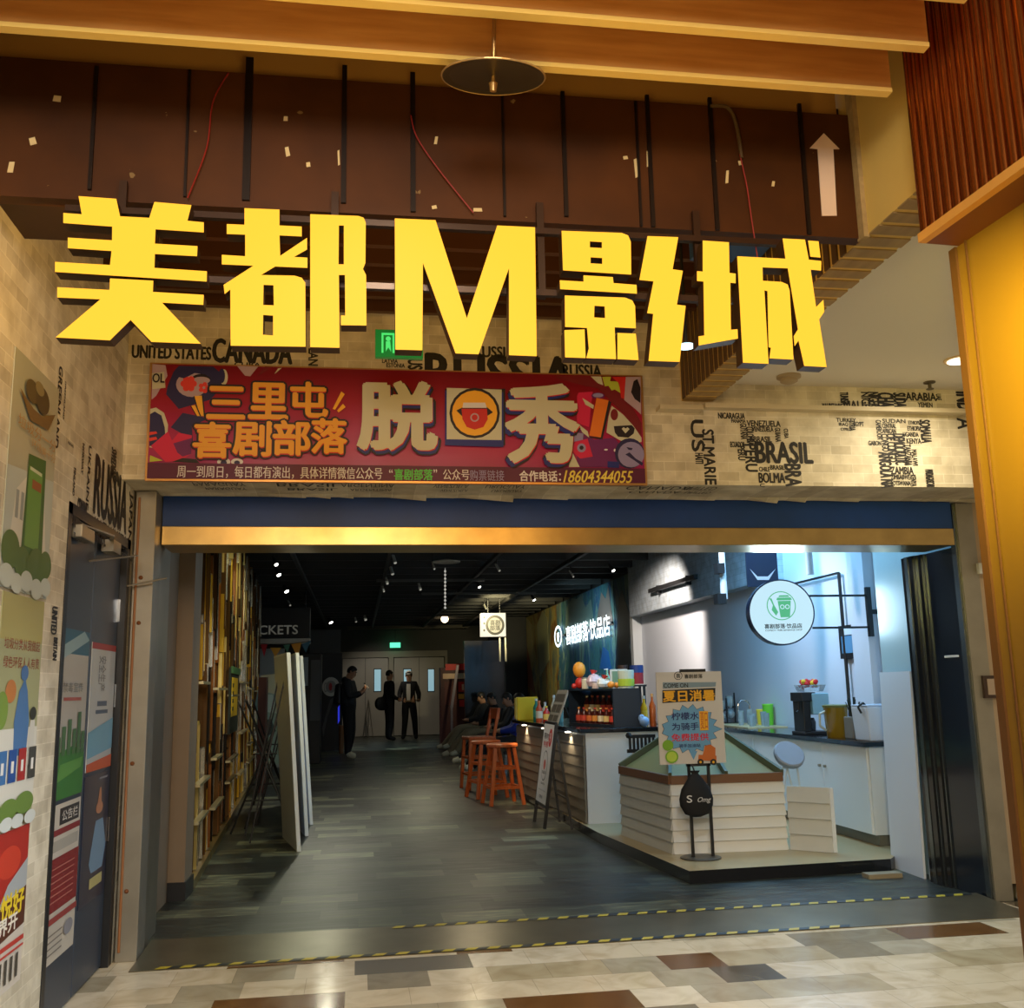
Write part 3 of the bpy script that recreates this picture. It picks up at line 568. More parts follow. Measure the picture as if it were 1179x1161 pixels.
MB().hexa([P0-nrm*.02+z_, P0+nrm*.008+z_, e+nrm*.008+z_, e-nrm*.02+z_, P0-nrm*.02, P0+nrm*.008, e+nrm*.008, e-nrm*.02]).build('trim', mat('honey_wood_trim', rgb(218, 160, 78), .35), t)
MB().hexa([P0+nrm*.008+z_, P0+nrm*.15+z_, e+nrm*.15+z_, e+nrm*.008+z_, P0+nrm*.008, P0+nrm*.15, e+nrm*.15, e+nrm*.008]).build('soffit', mat('brown_soffit', rgb(120, 66, 30), .45), t)
# right ceiling fittings
p = fl(908, 433, 3.11); t = thing('smoke_detector', 'round smoke detector on the white ceiling right of sign', 'smoke detector', p)
MB().lathe(p, [(.07, 0), (.07, -.012), (.05, -.02), (.05, -.035), (.03, -.045)], 24).build('body', pm(176, 156, 124), t, smooth=True)
p = fl(1070, 440, 3.11); t = thing('sprinkler_head', 'small dark sprinkler head on the white ceiling', 'sprinkler', p)
MB().lathe(p, [(.035, 0), (.035, -.006), (.01, -.01), (.01, -.04), (.022, -.042), (.022, -.046)], 14).build('body', pm(90, 80, 64), t)
p = fl(1105, 414, 3.11); t = thing('downlight', 'glowing recessed downlight at the edge of white ceiling', 'downlight', p)
MB().lathe(p, [(.085, 0), (.085, -.008), (.07, -.008)], 28).build('ring', pm(230, 200, 150), t)
MB().lathe(p+Vector((0, 0, -.009)), [(.068, 0), (.068, -.003)], 28).build('lens', em('warm_lens', (1, .85, .6), 3.), t)
light('SPOT', 'downlight_beam', p+Vector((0, 0, -.03)), 62, (1, .86, .62), (p.x-.1, p.y+.3, 2), .06, spot=150, blend=1)

# ================================================================== BANNER
t = thing('banner', 'red and purple comedy show banner over the entrance', 'banner', (.25, YB-.03, 2.5))
q = F2([(174, 420), (738, 433), (742, 557), (171, 551)], YB-.03)
u0, u1 = (q[0][0]+q[3][0])/2, (q[1][0]+q[2][0])/2; v0, v1 = (q[2][1]+q[3][1])/2, (q[0][1]+q[1][1])/2
BF = across(YB-.03)
fm = MB(); 
fm.fbox(BF, u0-.012, u1+.012, v0-.012, v0, -.03, .004).fbox(BF, u0-.012, u1+.012, v1, v1+.006, -.03, .004).fbox(BF, u0-.012, u0, v0, v1, -.03, .004).fbox(BF, u1, u1+.012, v0, v1, -.03, .004)
fm.build('frame', mat('gold_frame', rgb(200, 150, 90), .3, .6), t)
BC = [M_BANNER, pm(36, 28, 84), pm(240, 168, 48), pm(30, 14, 24), pm(206, 202, 178), pm(206, 30, 26), pm(26, 36, 128), pm(226, 220, 226), pm(84, 190, 74), pm(240, 216, 90), pm(90, 10, 60), pm(230, 60, 50), pm(214, 20, 80), pm(186, 160, 176), pm(190, 200, 60), pm(110, 20, 100), pm(232, 120, 26), pm(150, 140, 190), pm(250, 180, 40), pm(120, 8, 22)]
bn = MB().fbox(BF, u0, u1, v0, v1, -.028, 0, 0)
YBN = YB-.03; L = [0]
def nx(): L[0] += 1; return .00012*L[0]
def clampuv(pts): return [(min(max(a, u0), u1), min(max(b, v0), v1)) for a, b in pts]
def sh(pts, m, sc=1, bx=0, by=0): bn.poly(BF, clampuv(F2(pxl(pts, sc, bx, by), YBN)), nx(), None, m)
def circ(cx, cy, rx, ry, m, sc=1, bx=0, by=0, n=20): sh([(cx+rx*math.cos(2*PI*i/n), cy+ry*math.sin(2*PI*i/n)) for i in range(n)], m, sc, bx, by)
S1 = (6.55, 160, 410)
sh([(95,60),(200,70),(215,150),(130,300),(95,330)], 13, *S1); bn_txt = None
sh([(85,130),(190,120),(200,240),(100,250)], 4, *S1)
sh([(215,230),(260,120),(300,75),(560,80),(640,150),(650,220),(600,260),(540,330),(470,350),(300,400),(240,330),(205,290)], 1, *S1)
circ(640, 160, 30, 60, 4, *S1); circ(625, 150, 24, 55, 1, *S1)
circ(400, 215, 120, 95, 13, *S1); circ(470, 170, 70, 34, 3, *S1); circ(470, 185, 66, 28, 13, *S1)
for a in range(6): circ(375+38*math.cos(a*1.05), 210+38*math.sin(a*1.05), 24, 24, 11, *S1)
circ(375, 210, 36, 36, 11, *S1)
for a in range(5): circ(490+26*math.cos(a*1.25), 240+26*math.sin(a*1.25), 17, 17, 11, *S1)
sh([(330,100),(390,90),(520,100),(580,150),(560,180),(500,140),(420,130),(340,170),(300,160)], 1, *S1)
sh([(70,400),(130,390),(190,430),(220,520),(215,600),(240,700),(225,730),(190,690),(150,700),(80,690)], 4, *S1)
sh([(75,440),(120,420),(170,450),(195,540),(200,620),(225,700),(150,680),(80,680)], 1, *S1)
sh([(75,575),(130,570),(140,585),(80,600)], 11, *S1); sh([(75,620),(130,610),(140,630),(80,645)], 11, *S1)
sh([(240,540),(330,430),(480,460),(510,480),(400,530),(410,690),(390,640),(330,590)], 1, *S1)
sh([(90,680),(220,570),(250,640),(300,580),(400,600),(390,740),(320,790),(200,800)], 12, *S1)
sh([(260,660),(400,620),(395,740),(330,760),(290,730)], 15, *S1)
sh([(85,750),(180,790),(80,800)], 14, *S1); sh([(250,800),(330,770),(430,780),(460,810)], 3, *S1)
sh([(740,75),(900,75),(840,155),(800,150)], 13, *S1); sh([(890,160),(1010,80),(950,80)], 19, *S1); sh([(1020,140),(1080,90),(1050,95)], 4, *S1)
circ(640, 800, 50, 30, 7, *S1); circ(740, 800, 46, 26, 7, *S1); circ(640, 806, 24, 18, 1, *S1); circ(740, 806, 22, 16, 1, *S1); sh([(570,820),(800,820),(780,860),(600,860)], 1, *S1)
for p in ([(420,305),(475,300),(490,455),(462,455)], [(395,378),(425,372),(460,455),(440,455)]): sh([(x-8 if i in (0, 3) else x+10, y) for i, (x, y) in enumerate(p)], 3, *S1); sh(p, 18, *S1)
S2 = (8.29, 640, 420)
sh([(0,112),(440,115),(560,220),(700,360),(815,560),(815,690),(640,470),(400,230),(250,200),(0,130)], 19, *S2)
sh([(330,115),(430,115),(450,200),(400,180)], 4, *S2); sh([(440,118),(525,118),(515,160),(590,165),(625,280),(560,240),(530,250),(500,205),(465,210)], 14, *S2)
sh([(530,120),(665,120),(650,330),(620,320),(600,180)], 5, *S2); sh([(665,120),(810,120),(812,480),(760,430),(650,340)], 13, *S2); sh([(740,160),(775,140),(805,220),(805,370),(750,330),(715,265)], 3, *S2)
sh([(215,270),(350,260),(330,420),(315,600),(200,560),(200,300)], 12, *S2); sh([(250,320),(360,390),(355,425),(280,385)], 4, *S2); circ(400, 300, 65, 30, 15, *S2); circ(400, 295, 50, 20, 17, *S2)
sh([(530,395),(640,480),(740,590),(815,700),(815,740),(700,760),(600,720),(480,650),(500,500)], 4, *S2); circ(555, 480, 36, 55, 19, *S2)
sh([(550,590),(720,580),(750,610),(740,660),(690,700),(590,690),(560,650)], 3, *S2); sh([(625,615),(645,600),(662,612),(682,600),(700,618),(662,660)], 4, *S2)
sh([(200,570),(360,720),(560,700),(600,760),(640,980),(200,980)], 15, *S2); circ(560, 820, 10, 14, 7, *S2); circ(475, 815, 18, 8, 7, *S2)
circ(700, 850, 140, 145, 1, *S2); circ(715, 862, 125, 122, 17, *S2); sh([(660,860),(700,840),(760,900),(830,940),(820,970),(750,920)], 1, *S2); sh([(670,790),(730,800),(720,820),(690,815)], 1, *S2)
sh([(180,740),(300,710),(350,880),(230,900),(150,830)], 12, *S2); circ(242, 798, 42, 42, 17, *S2); circ(242, 796, 20, 20, 3, *S2); sh([(150,830),(225,980),(120,980)], 4, *S2); sh([(200,560),(300,640),(315,700),(250,650)], 4, *S2); sh([(175,650),(260,660),(255,720),(170,740)], 17, *S2)
sh([(490,925),(600,930),(600,990),(490,985)], 6, *S2)
sh([(530,360),(525,365),(430,715),(310,700),(330,690),(420,700),(500,360)], 3, *S2); sh([(385,320),(500,345),(430,700),(315,680)], 16, *S2); sh([(500,345),(525,365),(440,720),(425,700)], 3, *S2)
# strip with small print
a_, b_ = F2([(171, 533), (742, 557)], YBN); bn.rect(BF, u0, v0, u1, v0+.085, nx(), 10)
def bt(s, x0, y0, x1, y1, m, off=.0, rise=0., w=None, slant=0.):
    a, b = F2([(x0, y1), (x1, y0)], YBN); bn.text(s, BF, a[0], a[1], b[0], b[1], nx() if w is None else w, m, 0, off, slant, rise)
bt('周一到周日，每日都有演出，具体详情微信公众号', 204, 539, 440, 550.5, 7, .012); bt('“', 448, 541, 452, 545, 7, .01); bt('喜剧部落', 454, 541, 498, 553, 8, .03); bt('”', 499, 541, 503, 545, 7, .01)
bt('公众号', 510, 541, 540, 553, 7, .012); bt('购票链接', 541, 542, 580, 554, 17, .005); bt('合作电话：', 598, 543, 645, 554.5, 7, .03); bt('18604344055', 650, 543, 727, 556, 9, .02, slant=.25)
bt('OL', 176, 431, 190, 441, 3, .03)
def layered(s, x0, y0, x1, y1, m, shadows, off, rise=0.):
    for dx, dy, mm, oo in shadows:
        for k in range(8 if oo > .1 else 1):
            g = 2.6 if oo > .1 else 0
            bt(s, x0+dx+g*math.cos(k*PI/4), y0+dy+g*math.sin(k*PI/4), x1+dx+g*math.cos(k*PI/4), y1+dy+g*math.sin(k*PI/4), mm, .04, rise)
    bt(s, x0, y0, x1, y1, m, off, rise)
RS = .0
for s, x0, y0, x1, y1 in (('三', 239, 447, 282, 482), ('里', 287, 443, 331, 482), ('屯', 335, 442, 377, 480), ('喜', 223, 488, 266, 527), ('剧', 269, 487, 312, 525), ('部', 315, 486, 357, 524), ('落', 359, 484, 399, 522)):
    layered(s, x0, y0, x1, y1, 2, [(0, .6, 3, .13), (.3, 1.3, 5, .04)], .04)
for p in ([(393,452),(397,455),(386,473),(383,472)], [(395,466),(398,470),(390,476),(388,474)]): sh(p, 18)
layered('脱', 414, 443, 500, 517, 4, [(2, 4, 3, .13), (2, 5, 6, .04), (1, 3.5, 6, .04), (1.2, 1.6, 5, .04)], .05)
layered('秀', 584, 446, 662, 532, 4, [(-1, 3.5, 3, .13), (-3, 5, 6, .04), (-1.5, 3.5, 6, .04), (1.2, 1.6, 5, .04)], .05)
sh([(512,449),(581,449),(581,514),(512,514)], 3); sh([(512,451),(579,453),(579,516),(512,514)], 6); sh([(514,448),(577,450),(577,508),(514,507)], 4)
circ(546, 477, 29, 29, 3); circ(546, 477, 26, 26, 18); sh([(525,474),(533,470),(560,470),(567,476),(558,482),(533,482)], 3); sh([(531,472),(560,472),(561,484),(556,493),(546,496),(537,493),(532,484)], 5); sh([(533,465),(558,465),(560,471),(532,471)], 7); circ(546, 482, 5, 5, 13); circ(546, 482, 3.4, 3.4, 5)
bn.build('print', BC, t)

# ================================================================== LEFT WALL POSTERS, DOOR
def poster(label, y0, y1, z0, z1, base, x=XL, draw=None, parent=None, name='poster'):
    fr = left_face(x+.004); mb = MB().fbox(fr, y0, y1, z0, z1, -.003, 0, 0); mats = [base]
    H = y1-y0; V = z1-z0
    def q(kind, c, *a, **k):
        m = pm(*c)
        if m not in mats: mats.append(m)
        i = mats.index(m); q.w += .0004
        if kind == 'r': mb.rect(fr, y0+a[0]*H, z0+a[1]*V, y0+a[2]*H, z0+a[3]*V, q.w, i)
        if kind == 'p': mb.poly(fr, [(y0+p*H, z0+r*V) for p, r in a[0]], q.w, None, i)
        if kind == 'c': mb.disc(fr, y0+a[0]*H, z0+a[1]*V, a[2]*H, a[3]*V, q.w, i)
        if kind == 't': mb.text(a[0], fr, y0+a[1]*H, z0+a[2]*V, y0+a[3]*H, z0+a[4]*V, q.w, i, k.get('rot', 0), k.get('off', .01), rise=k.get('rise', 0)*V)
    q.w = .0
    if draw: draw(q)
    o = mb.build(name, mats, parent)
    if parent is None: tag(o, label, 'poster')
    return o
yr = sd(52, 690, XL).y; zt = sd(68, 450, XL).z
zA = sd(50, 690, XL).z; zB = sd(38, 942, XL).z
def d1(q):
    q('p', (188, 196, 190), [(0, 0), (1, 0), (1, .55), (0, .5)]); q('p', (214, 214, 206), [(.1, .12), (.95, .1), (.8, .45), (.45, .52), (.2, .42)])
    for x in (.2, .3, .4): q('r', (150, 158, 158), x, .3, x+.06, .42)
    q('p', (66, 104, 36), [(.36, .15), (.82, .17), (.78, .62), (.4, .6)]); q('r', (104, 150, 60), .42, .2, .72, .55); q('r', (200, 210, 180), .44, .535, .7, .55); q('r', (150, 90, 40), .5, .46, .7, .5)
    for x, y, r in ((.15, .16, .18), (.4, .12, .16), (.7, .12, .2), (.9, .15, .14)): q('c', (84, 110, 44), x, y, r, r*.45)
    for x, y, r in ((.1, .05, .14), (.3, .03, .12), (.5, .05, .13), (.72, .03, .13), (.92, .05, .12)): q('c', (196, 206, 202), x, y, r, r*.35)
    q('p', (120, 96, 52), [(.1, .84), (.35, .74), (.75, .76), (.9, .86), (.6, .80), (.4, .80)]); q('c', (96, 84, 48), .35, .87, .14, .05); q('c', (84, 74, 44), .58, .87, .16, .06); q('c', (140, 128, 88), .5, .91, .1, .03)
    q('t', (180, 140, 80), '垃圾分一分', .1, .68, .95, .735); q('t', (186, 150, 90), '环境美十分', .4, .63, .95, .67)
P1 = poster('tall pale poster with green tower and clouds, upper left wall', yr-.55, yr, zA+.0, zt, mat('poster_sky', rgb(176, 178, 156), .35), draw=d1)
def d2(q):
    q('p', (176, 172, 110), [(0, .8), (1, .8), (1, 1), (0, 1)]); q('t', (150, 70, 40), '垃圾分类从我做起', .1, .76, .95, .81); q('t', (150, 70, 40), '绿色环保人人有责', .1, .68, .95, .73)
    q('r', (214, 214, 206), 0, .1, 1, .42)
    q('p', (74, 116, 170), [(.45, .3), (.75, .3), (.78, .45), (.7, .58), (.62, .64), (.5, .58), (.42, .45)]); q('c', (72, 110, 166), .6, .66, .09, .035); q('c', (186, 120, 60), .3, .58, .12, .05); q('c', (120, 150, 60), .12, .5, .14, .08)
    q('p', (206, 206, 200), [(.78, .25), (.92, .25), (.92, .45), (.8, .45)]); q('c', (50, 50, 40), .86, .48, .08, .03)
    for x, c in ((.12, (60, 110, 170)), (.34, (38, 78, 150)), (.56, (160, 40, 36)), (.8, (64, 64, 60))): q('r', c, x, .19, x+.18, .33); q('r', (226, 226, 226), x+.06, .23, x+.12, .28)
    for x, y, r in ((.1, .06, .2), (.4, .08, .2), (.75, .09, .22)): q('c', (104, 134, 58), x, y, r, r*.22)
    for x in (.1, .35, .6, .9): q('c', (206, 214, 214), x, .02, .14, .03)
poster('yellow green recycling poster with coloured bins, middle left wall', yr-.5, yr-.02, zB+.0, zA-.012, mat('poster_olive', rgb(166, 170, 128), .35), draw=d2)
def d3(q):
    q('p', (170, 40, 26), [(0, .45), (1, .75), (1, 1), (0, 1)]); q('c', (200, 60, 36), .5, .8, .3, .1); q('p', (168, 176, 184), [(.3, .55), (1, .6), (1, .78), (.5, .66)])
    q('p', (88, 44, 26), [(0, .3), (1, .36), (1, .6), (0, .5)]); q('t', (232, 206, 40), '悦好', .35, .45, .95, .6, off=.05); q('t', (236, 232, 220), '界开', .3, .36, .8, .46, off=.05)
    q('r', (190, 60, 50), 0, .26, 1, .29); q('r', (190, 60, 50), 0, .22, 1, .235)
    for i in range(6): q('r', (70, 66, 60), .1+.14*i, .05, .16+.14*i, .2)
poster('red and white poster with yellow characters, lower left wall', yr-.45, yr-.03, .32, zB-.012, mat('poster_white', rgb(214, 208, 200), .35), draw=d3)
# door set
XD = XL-.03
fr_ = struct(MB().box(XD-.03, XL+.004, dY0, dY0+.05, 0, dT).box(XD-.03, XL+.004, dY1-.07, dY1, 0, dT).box(XD-.03, XL+.004, dY0, dY1, dT-.05, dT).box(XD-.06, XD-.05, dY0, dY1, 0, dT).build('door_1', mat('black_door_frame', rgb(26, 27, 30), .4)))
dm = (dY0+dY1-.02)/2
M_DOORB = mat('slate_blue_door', rgb(52, 62, 78), .4)
def leaf(lab, y0, y1):
    t = thing('door_leaf', lab, 'door', (XD, (y0+y1)/2, 0)); MB().box(XD-.04, XD, y0, y1, .01, dT-.06).build('panel', M_DOORB, t, bevel=.004); return t
l1 = leaf('slate blue door leaf nearest the wall posters', dY0+.055, dm-.004); l2 = leaf('slate blue door leaf beside the steel post', dm+.004, dY1-.075)
HA = (dm-dY0-.06)
def dd1(q):
    q('r', (60, 106, 130), 0, .85, 1, 1); q('p', (150, 180, 190), [(0, .8), (1, .95), (.8, 1), (0, .88)]); q('t', (120, 120, 116), '禁毒宣传', .15, .62, .85, .68); q('r', (170, 90, 80), .2, .57, .8, .59)
    q('p', (58, 120, 50), [(0, 0), (1, 0), (1, .25), (.6, .3), (0, .26)]); q('p', (92, 150, 70), [(.1, .1), (.9, .16), (.95, .22), (.2, .2)])
    for x, h in ((.05, .36), (.2, .42), (.38, .46), (.55, .4), (.7, .5), (.85, .38)): q('r', (74, 110, 70), x, .25, x+.12, h)
def dd2(q):
    q('r', (50, 46, 46), .3, .86, .95, .97); q('t', (226, 222, 214), '公告栏', .38, .88, .9, .95); q('r', (130, 40, 42), 0, .8, 1, .84); q('r', (170, 166, 158), .05, .7, .95, .77); q('r', (128, 34, 34), 0, .32, 1, .66)
    for i in range(6): q('r', (180, 110, 100), .12, .38+.042*i, .85, .388+.042*i)
    q('r', (150, 60, 56), 0, .25, 1, .29); q('c', (140, 140, 150), .75, .16, .15, .05)
    for i in range(4): q('r', (130, 124, 118), .08, .06+.04*i, .55, .07+.04*i)
poster('', dY0+.09, dm-.03, .92, 1.66, mat('poster_pale', rgb(196, 194, 190), .2), XD, dd1, l1, 'green_notice')
poster('', dY0+.09, dm-.03, .25, .90, mat('poster_pale2', rgb(204, 198, 188), .3), XD, dd2, l1, 'red_notice')
def dd3(q):
    q('r', (170, 50, 40), 0, .95, 1, 1); q('t', (120, 124, 130), '安全生产', .3, .62, .6, .9, rot=-90); q('r', (86, 100, 120), .3, .5, .7, .54); q('r', (86, 100, 120), .25, .44, .75, .47); q('p', (120, 170, 196), [(0, .1), (1, .15), (1, .4), (0, .3)]); q('p', (200, 90, 50), [(0, 0), (1, 0), (1, .1), (0, .06)])
def dd4(q):
    q('p', (120, 150, 178), [(.3, .3), (.5, .62), (.8, .62), (.95, .4), (.85, .22), (.4, .22)]); q('c', (190, 130, 96), .62, .72, .14, .05); q('p', (190, 130, 96), [(.5, .7), (.6, .88), (.66, .88), (.7, .7)]); q('r', (190, 180, 120), .35, .1, .85, .18); q('r', (140, 140, 150), .55, .95, .9, .965)
poster('', dm+.03, dY1-.10, 1.0, 1.62, mat('poster_pale3', rgb(190, 196, 200), .3), XD, dd3, l2, 'white_notice')
poster('', dm+.03, dY1-.10, .38, .98, mat('poster_navy', rgb(40, 44, 66), .3), XD, dd4, l2, 'navy_notice')
for z in (.62, 1.3, 1.75): MB().box(XD, XD+.012, dY1-.088, dY1-.076, z, z+.12).build('hinge', M_CHROME, l2)
# door closers and rods
t = thing('door_closer', 'grey door closer arm over the slate blue doors', 'door closer', (XD, 5.2, 2.05))
MB().box(XD+.013, XD+.06, dY0+.12, dY0+.34, dT-.14, dT-.08).build('body', M_STEELW, t, bevel=.005)
MB().bar((XD+.03, dY0+.2, dT-.07), (XL+.06, dY0+.55, dT-.07), .02, .008).bar((XL+.06, dY0+.55, dT-.07), (XD+.03, dY0+.75, dT-.07), .02, .008).box(XD+.013, XD+.07, dY0+.66, dY0+.82, dT-.13, dT-.07).build('arm', M_STEELW, t)
a = dp(98, 640, 5.0); b = dp(156, 640, 5.35)
tag(MB().cyl((XL-.02, 5.0, sd(98, 641, XL).z), dp(158, 640, 5.55), .005).build('rod', M_STEELW), 'thin upper rod sticking out from the door head', 'rod')
tag(MB().cyl((XL-.002, 5.70, sd(130, 668, XL).z), dp(192, 666, 5.7), .005).build('rod', M_STEELW), 'thin lower rod reaching past the steel post', 'rod')
# boxes on the right facade strip
p = dp(1131, 655, 5.94); tag(MB().box(p.x-.035, p.x+.035, 5.92, 5.95, p.z-.035, p.z+.035).build('wall_switch', pm(206, 210, 206)), 'small white box high on the right facade strip', 'switch box')
p = dp(1140, 791, 5.94); t = thing('card_reader', 'brown framed control box on the right facade strip', 'control box', (p.x, 5.95, p.z-.07))
MB().box(p.x-.05, p.x+.05, 5.925, 5.95, p.z-.07, p.z+.07).build('housing', pm(60, 42, 32), t); MB().box(p.x-.028, p.x+.035, 5.92, 5.925, p.z-.05, p.z+.05).build('face', pm(170, 150, 130), t)


# ================================================================== SHOP: PEOPLE
def skin_mesh(name, nodes, edges, mats, tags, parent, root=0, sub=2):
    # nodes: (pos, radius), edges: index pairs, tags: material index per edge
    me = bpy.data.meshes.new('s'); me.from_pydata([n[0] for n in nodes], edges, [])
    o = bpy.data.objects.new('s', me); COL.objects.link(o); o.modifiers.new('s', 'SKIN')
    if not me.skin_vertices: 
        bm_ = bmesh.new(); bm_.from_mesh(me); bm_.verts.layers.skin.verify(); bm_.to_mesh(me); bm_.free()
    for i, n in enumerate(nodes):
        r = n[1] if isinstance(n[1], tuple) else (n[1], n[1]); me.skin_vertices[0].data[i].radius = r; me.skin_vertices[0].data[i].use_root = (i == root)
    sb_ = o.modifiers.new('u', 'SUBSURF'); sb_.levels = sub
    o.modifiers['s'].use_smooth_shade = True
    bpy.context.view_layer.update()
    m2 = bpy.data.meshes.new_from_object(o.evaluated_get(bpy.context.evaluated_depsgraph_get()))
    bpy.data.objects.remove(o); bpy.data.meshes.remove(me)
    P = [Vector(n[0]) for n in nodes]
    for p in m2.polygons:
        c = p.center; best = (9, 0)
        for e, tg in zip(edges, tags):
            a, b = P[e[0]], P[e[1]]; ab = b-a; t = max(0, min(1, (c-a).dot(ab)/max(1e-9, ab.length_squared)))
            d = (c-(a+ab*t)).length
            if d < best[0]: best = (d, tg)
        p.material_index = best[1]; p.use_smooth = True
    for m in mats: m2.materials.append(m)
    m2.name = name; r = bpy.data.objects.new(name, m2); COL.objects.link(r); r.parent = parent; return r
def person(label, loc, rz, J, top, trouser, shoe, hair='short', scale=1., extra=None):
    # J overrides joints. Local frame: facing -Y
    base = dict(pel=(0, 0, .95), sp=(0, 0, 1.13), ch=(0, 0, 1.33), nk=(0, 0, 1.49), hb=(0, -.015, 1.57), ht=(0, -.01, 1.68), ns=(0, -.105, 1.60),
        sL=(.17, 0, 1.42), eL=(.22, .02, 1.14), wL=(.23, -.04, .89), hL=(.23, -.06, .82), sR=(-.17, 0, 1.42), eR=(-.22, .02, 1.14), wR=(-.23, -.04, .89), hR=(-.23, -.06, .82),
        pL=(.09, 0, .90), kL=(.10, -.02, .49), aL=(.10, .02, .09), tL=(.11, -.14, .04), pR=(-.09, 0, .90), kR=(-.10, -.02, .49), aR=(-.10, .02, .09), tR=(-.11, -.14, .04))
    base.update(J); rad = dict(pel=(.175, .145), sp=(.17, .145), ch=(.19, .14), nk=.062, hb=(.074, .08), ht=(.082, .092), ns=.012, s=.085, e=.068, w=.045, h=(.038, .02), p=.115, k=.085, a=.066, t=.044)
    t = thing('person', label, 'person', loc, rz, None); t.scale = (scale,)*3
    names = list(base); idx = {n: i for i, n in enumerate(names)}
    nodes = [(base[n], rad.get(n, rad.get(n[0], .05))) for n in names]; E_, T_ = [], []
    def e(a, b, tg): E_.append((idx[a], idx[b])); T_.append(tg)
    e('pel', 'sp', 0); e('sp', 'ch', 0); e('ch', 'nk', 0); e('nk', 'hb', 3); e('hb', 'ht', 3); e('hb', 'ns', 3)
    for S in 'LR':
        e('ch', 's'+S, 0); e('s'+S, 'e'+S, 0); e('e'+S, 'w'+S, 0); e('w'+S, 'h'+S, 3); e('pel', 'p'+S, 1); e('p'+S, 'k'+S, 1); e('k'+S, 'a'+S, 1); e('a'+S, 't'+S, 2)
        w_, h_ = Vector(base['w'+S]), Vector(base['h'+S]); d = (h_-w_).normalized(); sx = Vector((1, 0, 0)) if abs(d.x) < .9 else Vector((0, 1, 0)); dn = d.cross(sx)
        for k, (o_, l_) in enumerate(((-.027, .062), (-.009, .072), (.010, .068), (.027, .052), (-.04, .03))):
            q0 = h_+sx*o_*.7 if k < 4 else h_-d*.03+sx*-.03; q1 = h_+sx*o_+d*l_*.6; q2 = q1+d*l_*.4+dn*.018
            if k == 4: q1 = q0+sx*-.02+d*.02; q2 = q1+d*.025
            n0 = len(nodes); nodes.extend([(tuple(q1), .009), (tuple(q2), .008)]); E_.extend([(idx['h'+S], n0), (n0, n0+1)]); T_.extend([3, 3])
    skin_mesh('body', nodes, E_, [top, trouser, shoe, M_SKIN], T_, t)
    hb, ht = Vector(base['hb']), Vector(base['ht']); up = (ht-hb).normalized(); fwd = (Vector(base['ns'])-hb); fwd = (fwd-up*fwd.dot(up)).normalized(); sd_ = up.cross(fwd)
    c = hb+up*.075
    def hp(a, b, cc): return c+sd_*a+fwd*b+up*cc
    # hair: a cap of the skull, open over the face
    hv = MB(); n, kk = 16, 7; vs = []
    for j in range(kk+1):
        th_ = PI*.62*j/kk
        for i in range(n):
            ph = 2*PI*i/n; front = max(0, math.cos(ph)); tt = th_*(1-.42*front)
            vs.append(hp(.088*math.sin(tt)*math.sin(ph), .100*math.sin(tt)*math.cos(ph)-.006, .105*math.cos(tt)))
    hv.add(vs, [(j*n+i, j*n+(i+1) % n, (j+1)*n+(i+1) % n, (j+1)*n+i) for j in range(kk) for i in range(n)])
    if hair == 'cap':
        cm = MB(); cm.add([c+(v-c)*1.13+up*.006 for v in vs], [(j*n+i, j*n+(i+1) % n, (j+1)*n+(i+1) % n, (j+1)*n+i) for j in range(kk-2) for i in range(n)])
        cm.add([hp(-.07, .07, .03), hp(-.05, .16, .018), hp(.05, .16, .018), hp(.07, .07, .03), hp(-.07, .07, .045), hp(-.05, .155, .026), hp(.05, .155, .026), hp(.07, .07, .045)], [(3, 2, 1, 0), (4, 5, 6, 7), (0, 1, 5, 4), (1, 2, 6, 5), (2, 3, 7, 6)])
        cm.build('cap', M_CAP, t, True, local=True)
    hv.build('hair', M_HAIR, t, True, local=True)
    ey = MB()
    for s_ in (-1, 1): ey.ball(hp(.031*s_, .083, -.005), .009, 8)
    ey.build('eyes', M_BLACK, t, True, local=True)
    er = MB()
    for s_ in (-1, 1): er.ball(hp(.085*s_, -.005, -.015), (.014, .02, .03), 8)
    er.build('ears', M_SKIN, t, True, local=True)
    MB().add([hp(-.022, .084, -.058), hp(.022, .084, -.058), hp(.018, .088, -.066), hp(-.018, .088, -.066)], [(0, 1, 2, 3)]).build('mouth', mat('lips', rgb(140, 80, 70), .5), t, local=True)
    if extra: extra(t)
    return t
p1 = fl(401, 874)
def ex1(t):
    MB().hexa([(-.15, .12, 1.0), (.15, .12, 1.0), (.15, .28, 1.02), (-.15, .28, 1.02), (-.13, .12, 1.42), (.13, .12, 1.42), (.12, .24, 1.40), (-.12, .24, 1.40)]).build('backpack', M_BLACK, t, bevel=.04, local=True)
    MB().ball((0, .07, 1.48), (.11, .07, .06), 12).build('hood', M_JKT2, t, True, local=True)
a1 = person('standing person in dark hooded jacket and white shoes looking at phone', p1, math.radians(75), dict(
    hb=(0, -.05, 1.56), ht=(0, -.075, 1.67), ns=(0, -.145, 1.56), eL=(.21, -.08, 1.15), wL=(.10, -.26, 1.26), hL=(.05, -.30, 1.32), eR=(-.21, -.06, 1.15), wR=(-.12, -.25, 1.22), hR=(-.06, -.30, 1.27),
    kL=(.12, -.03, .49), aL=(.14, .05, .09), tL=(.15, -.11, .04), aR=(-.14, -.02, .09), tR=(-.15, -.19, .04)), M_JKT2, M_TRO, M_SHOEW, scale=1.07, extra=ex1)
ph = a1.matrix_basis @ Vector((0, 0, 0)); Rz = Matrix.Rotation(math.radians(75), 3, 'Z')
q = Vector(p1)+Rz @ (Vector((.0, -.345, 1.355))*1.07)
tp = thing('mobile_phone', 'small phone held by the person in white shoes', 'phone', q)
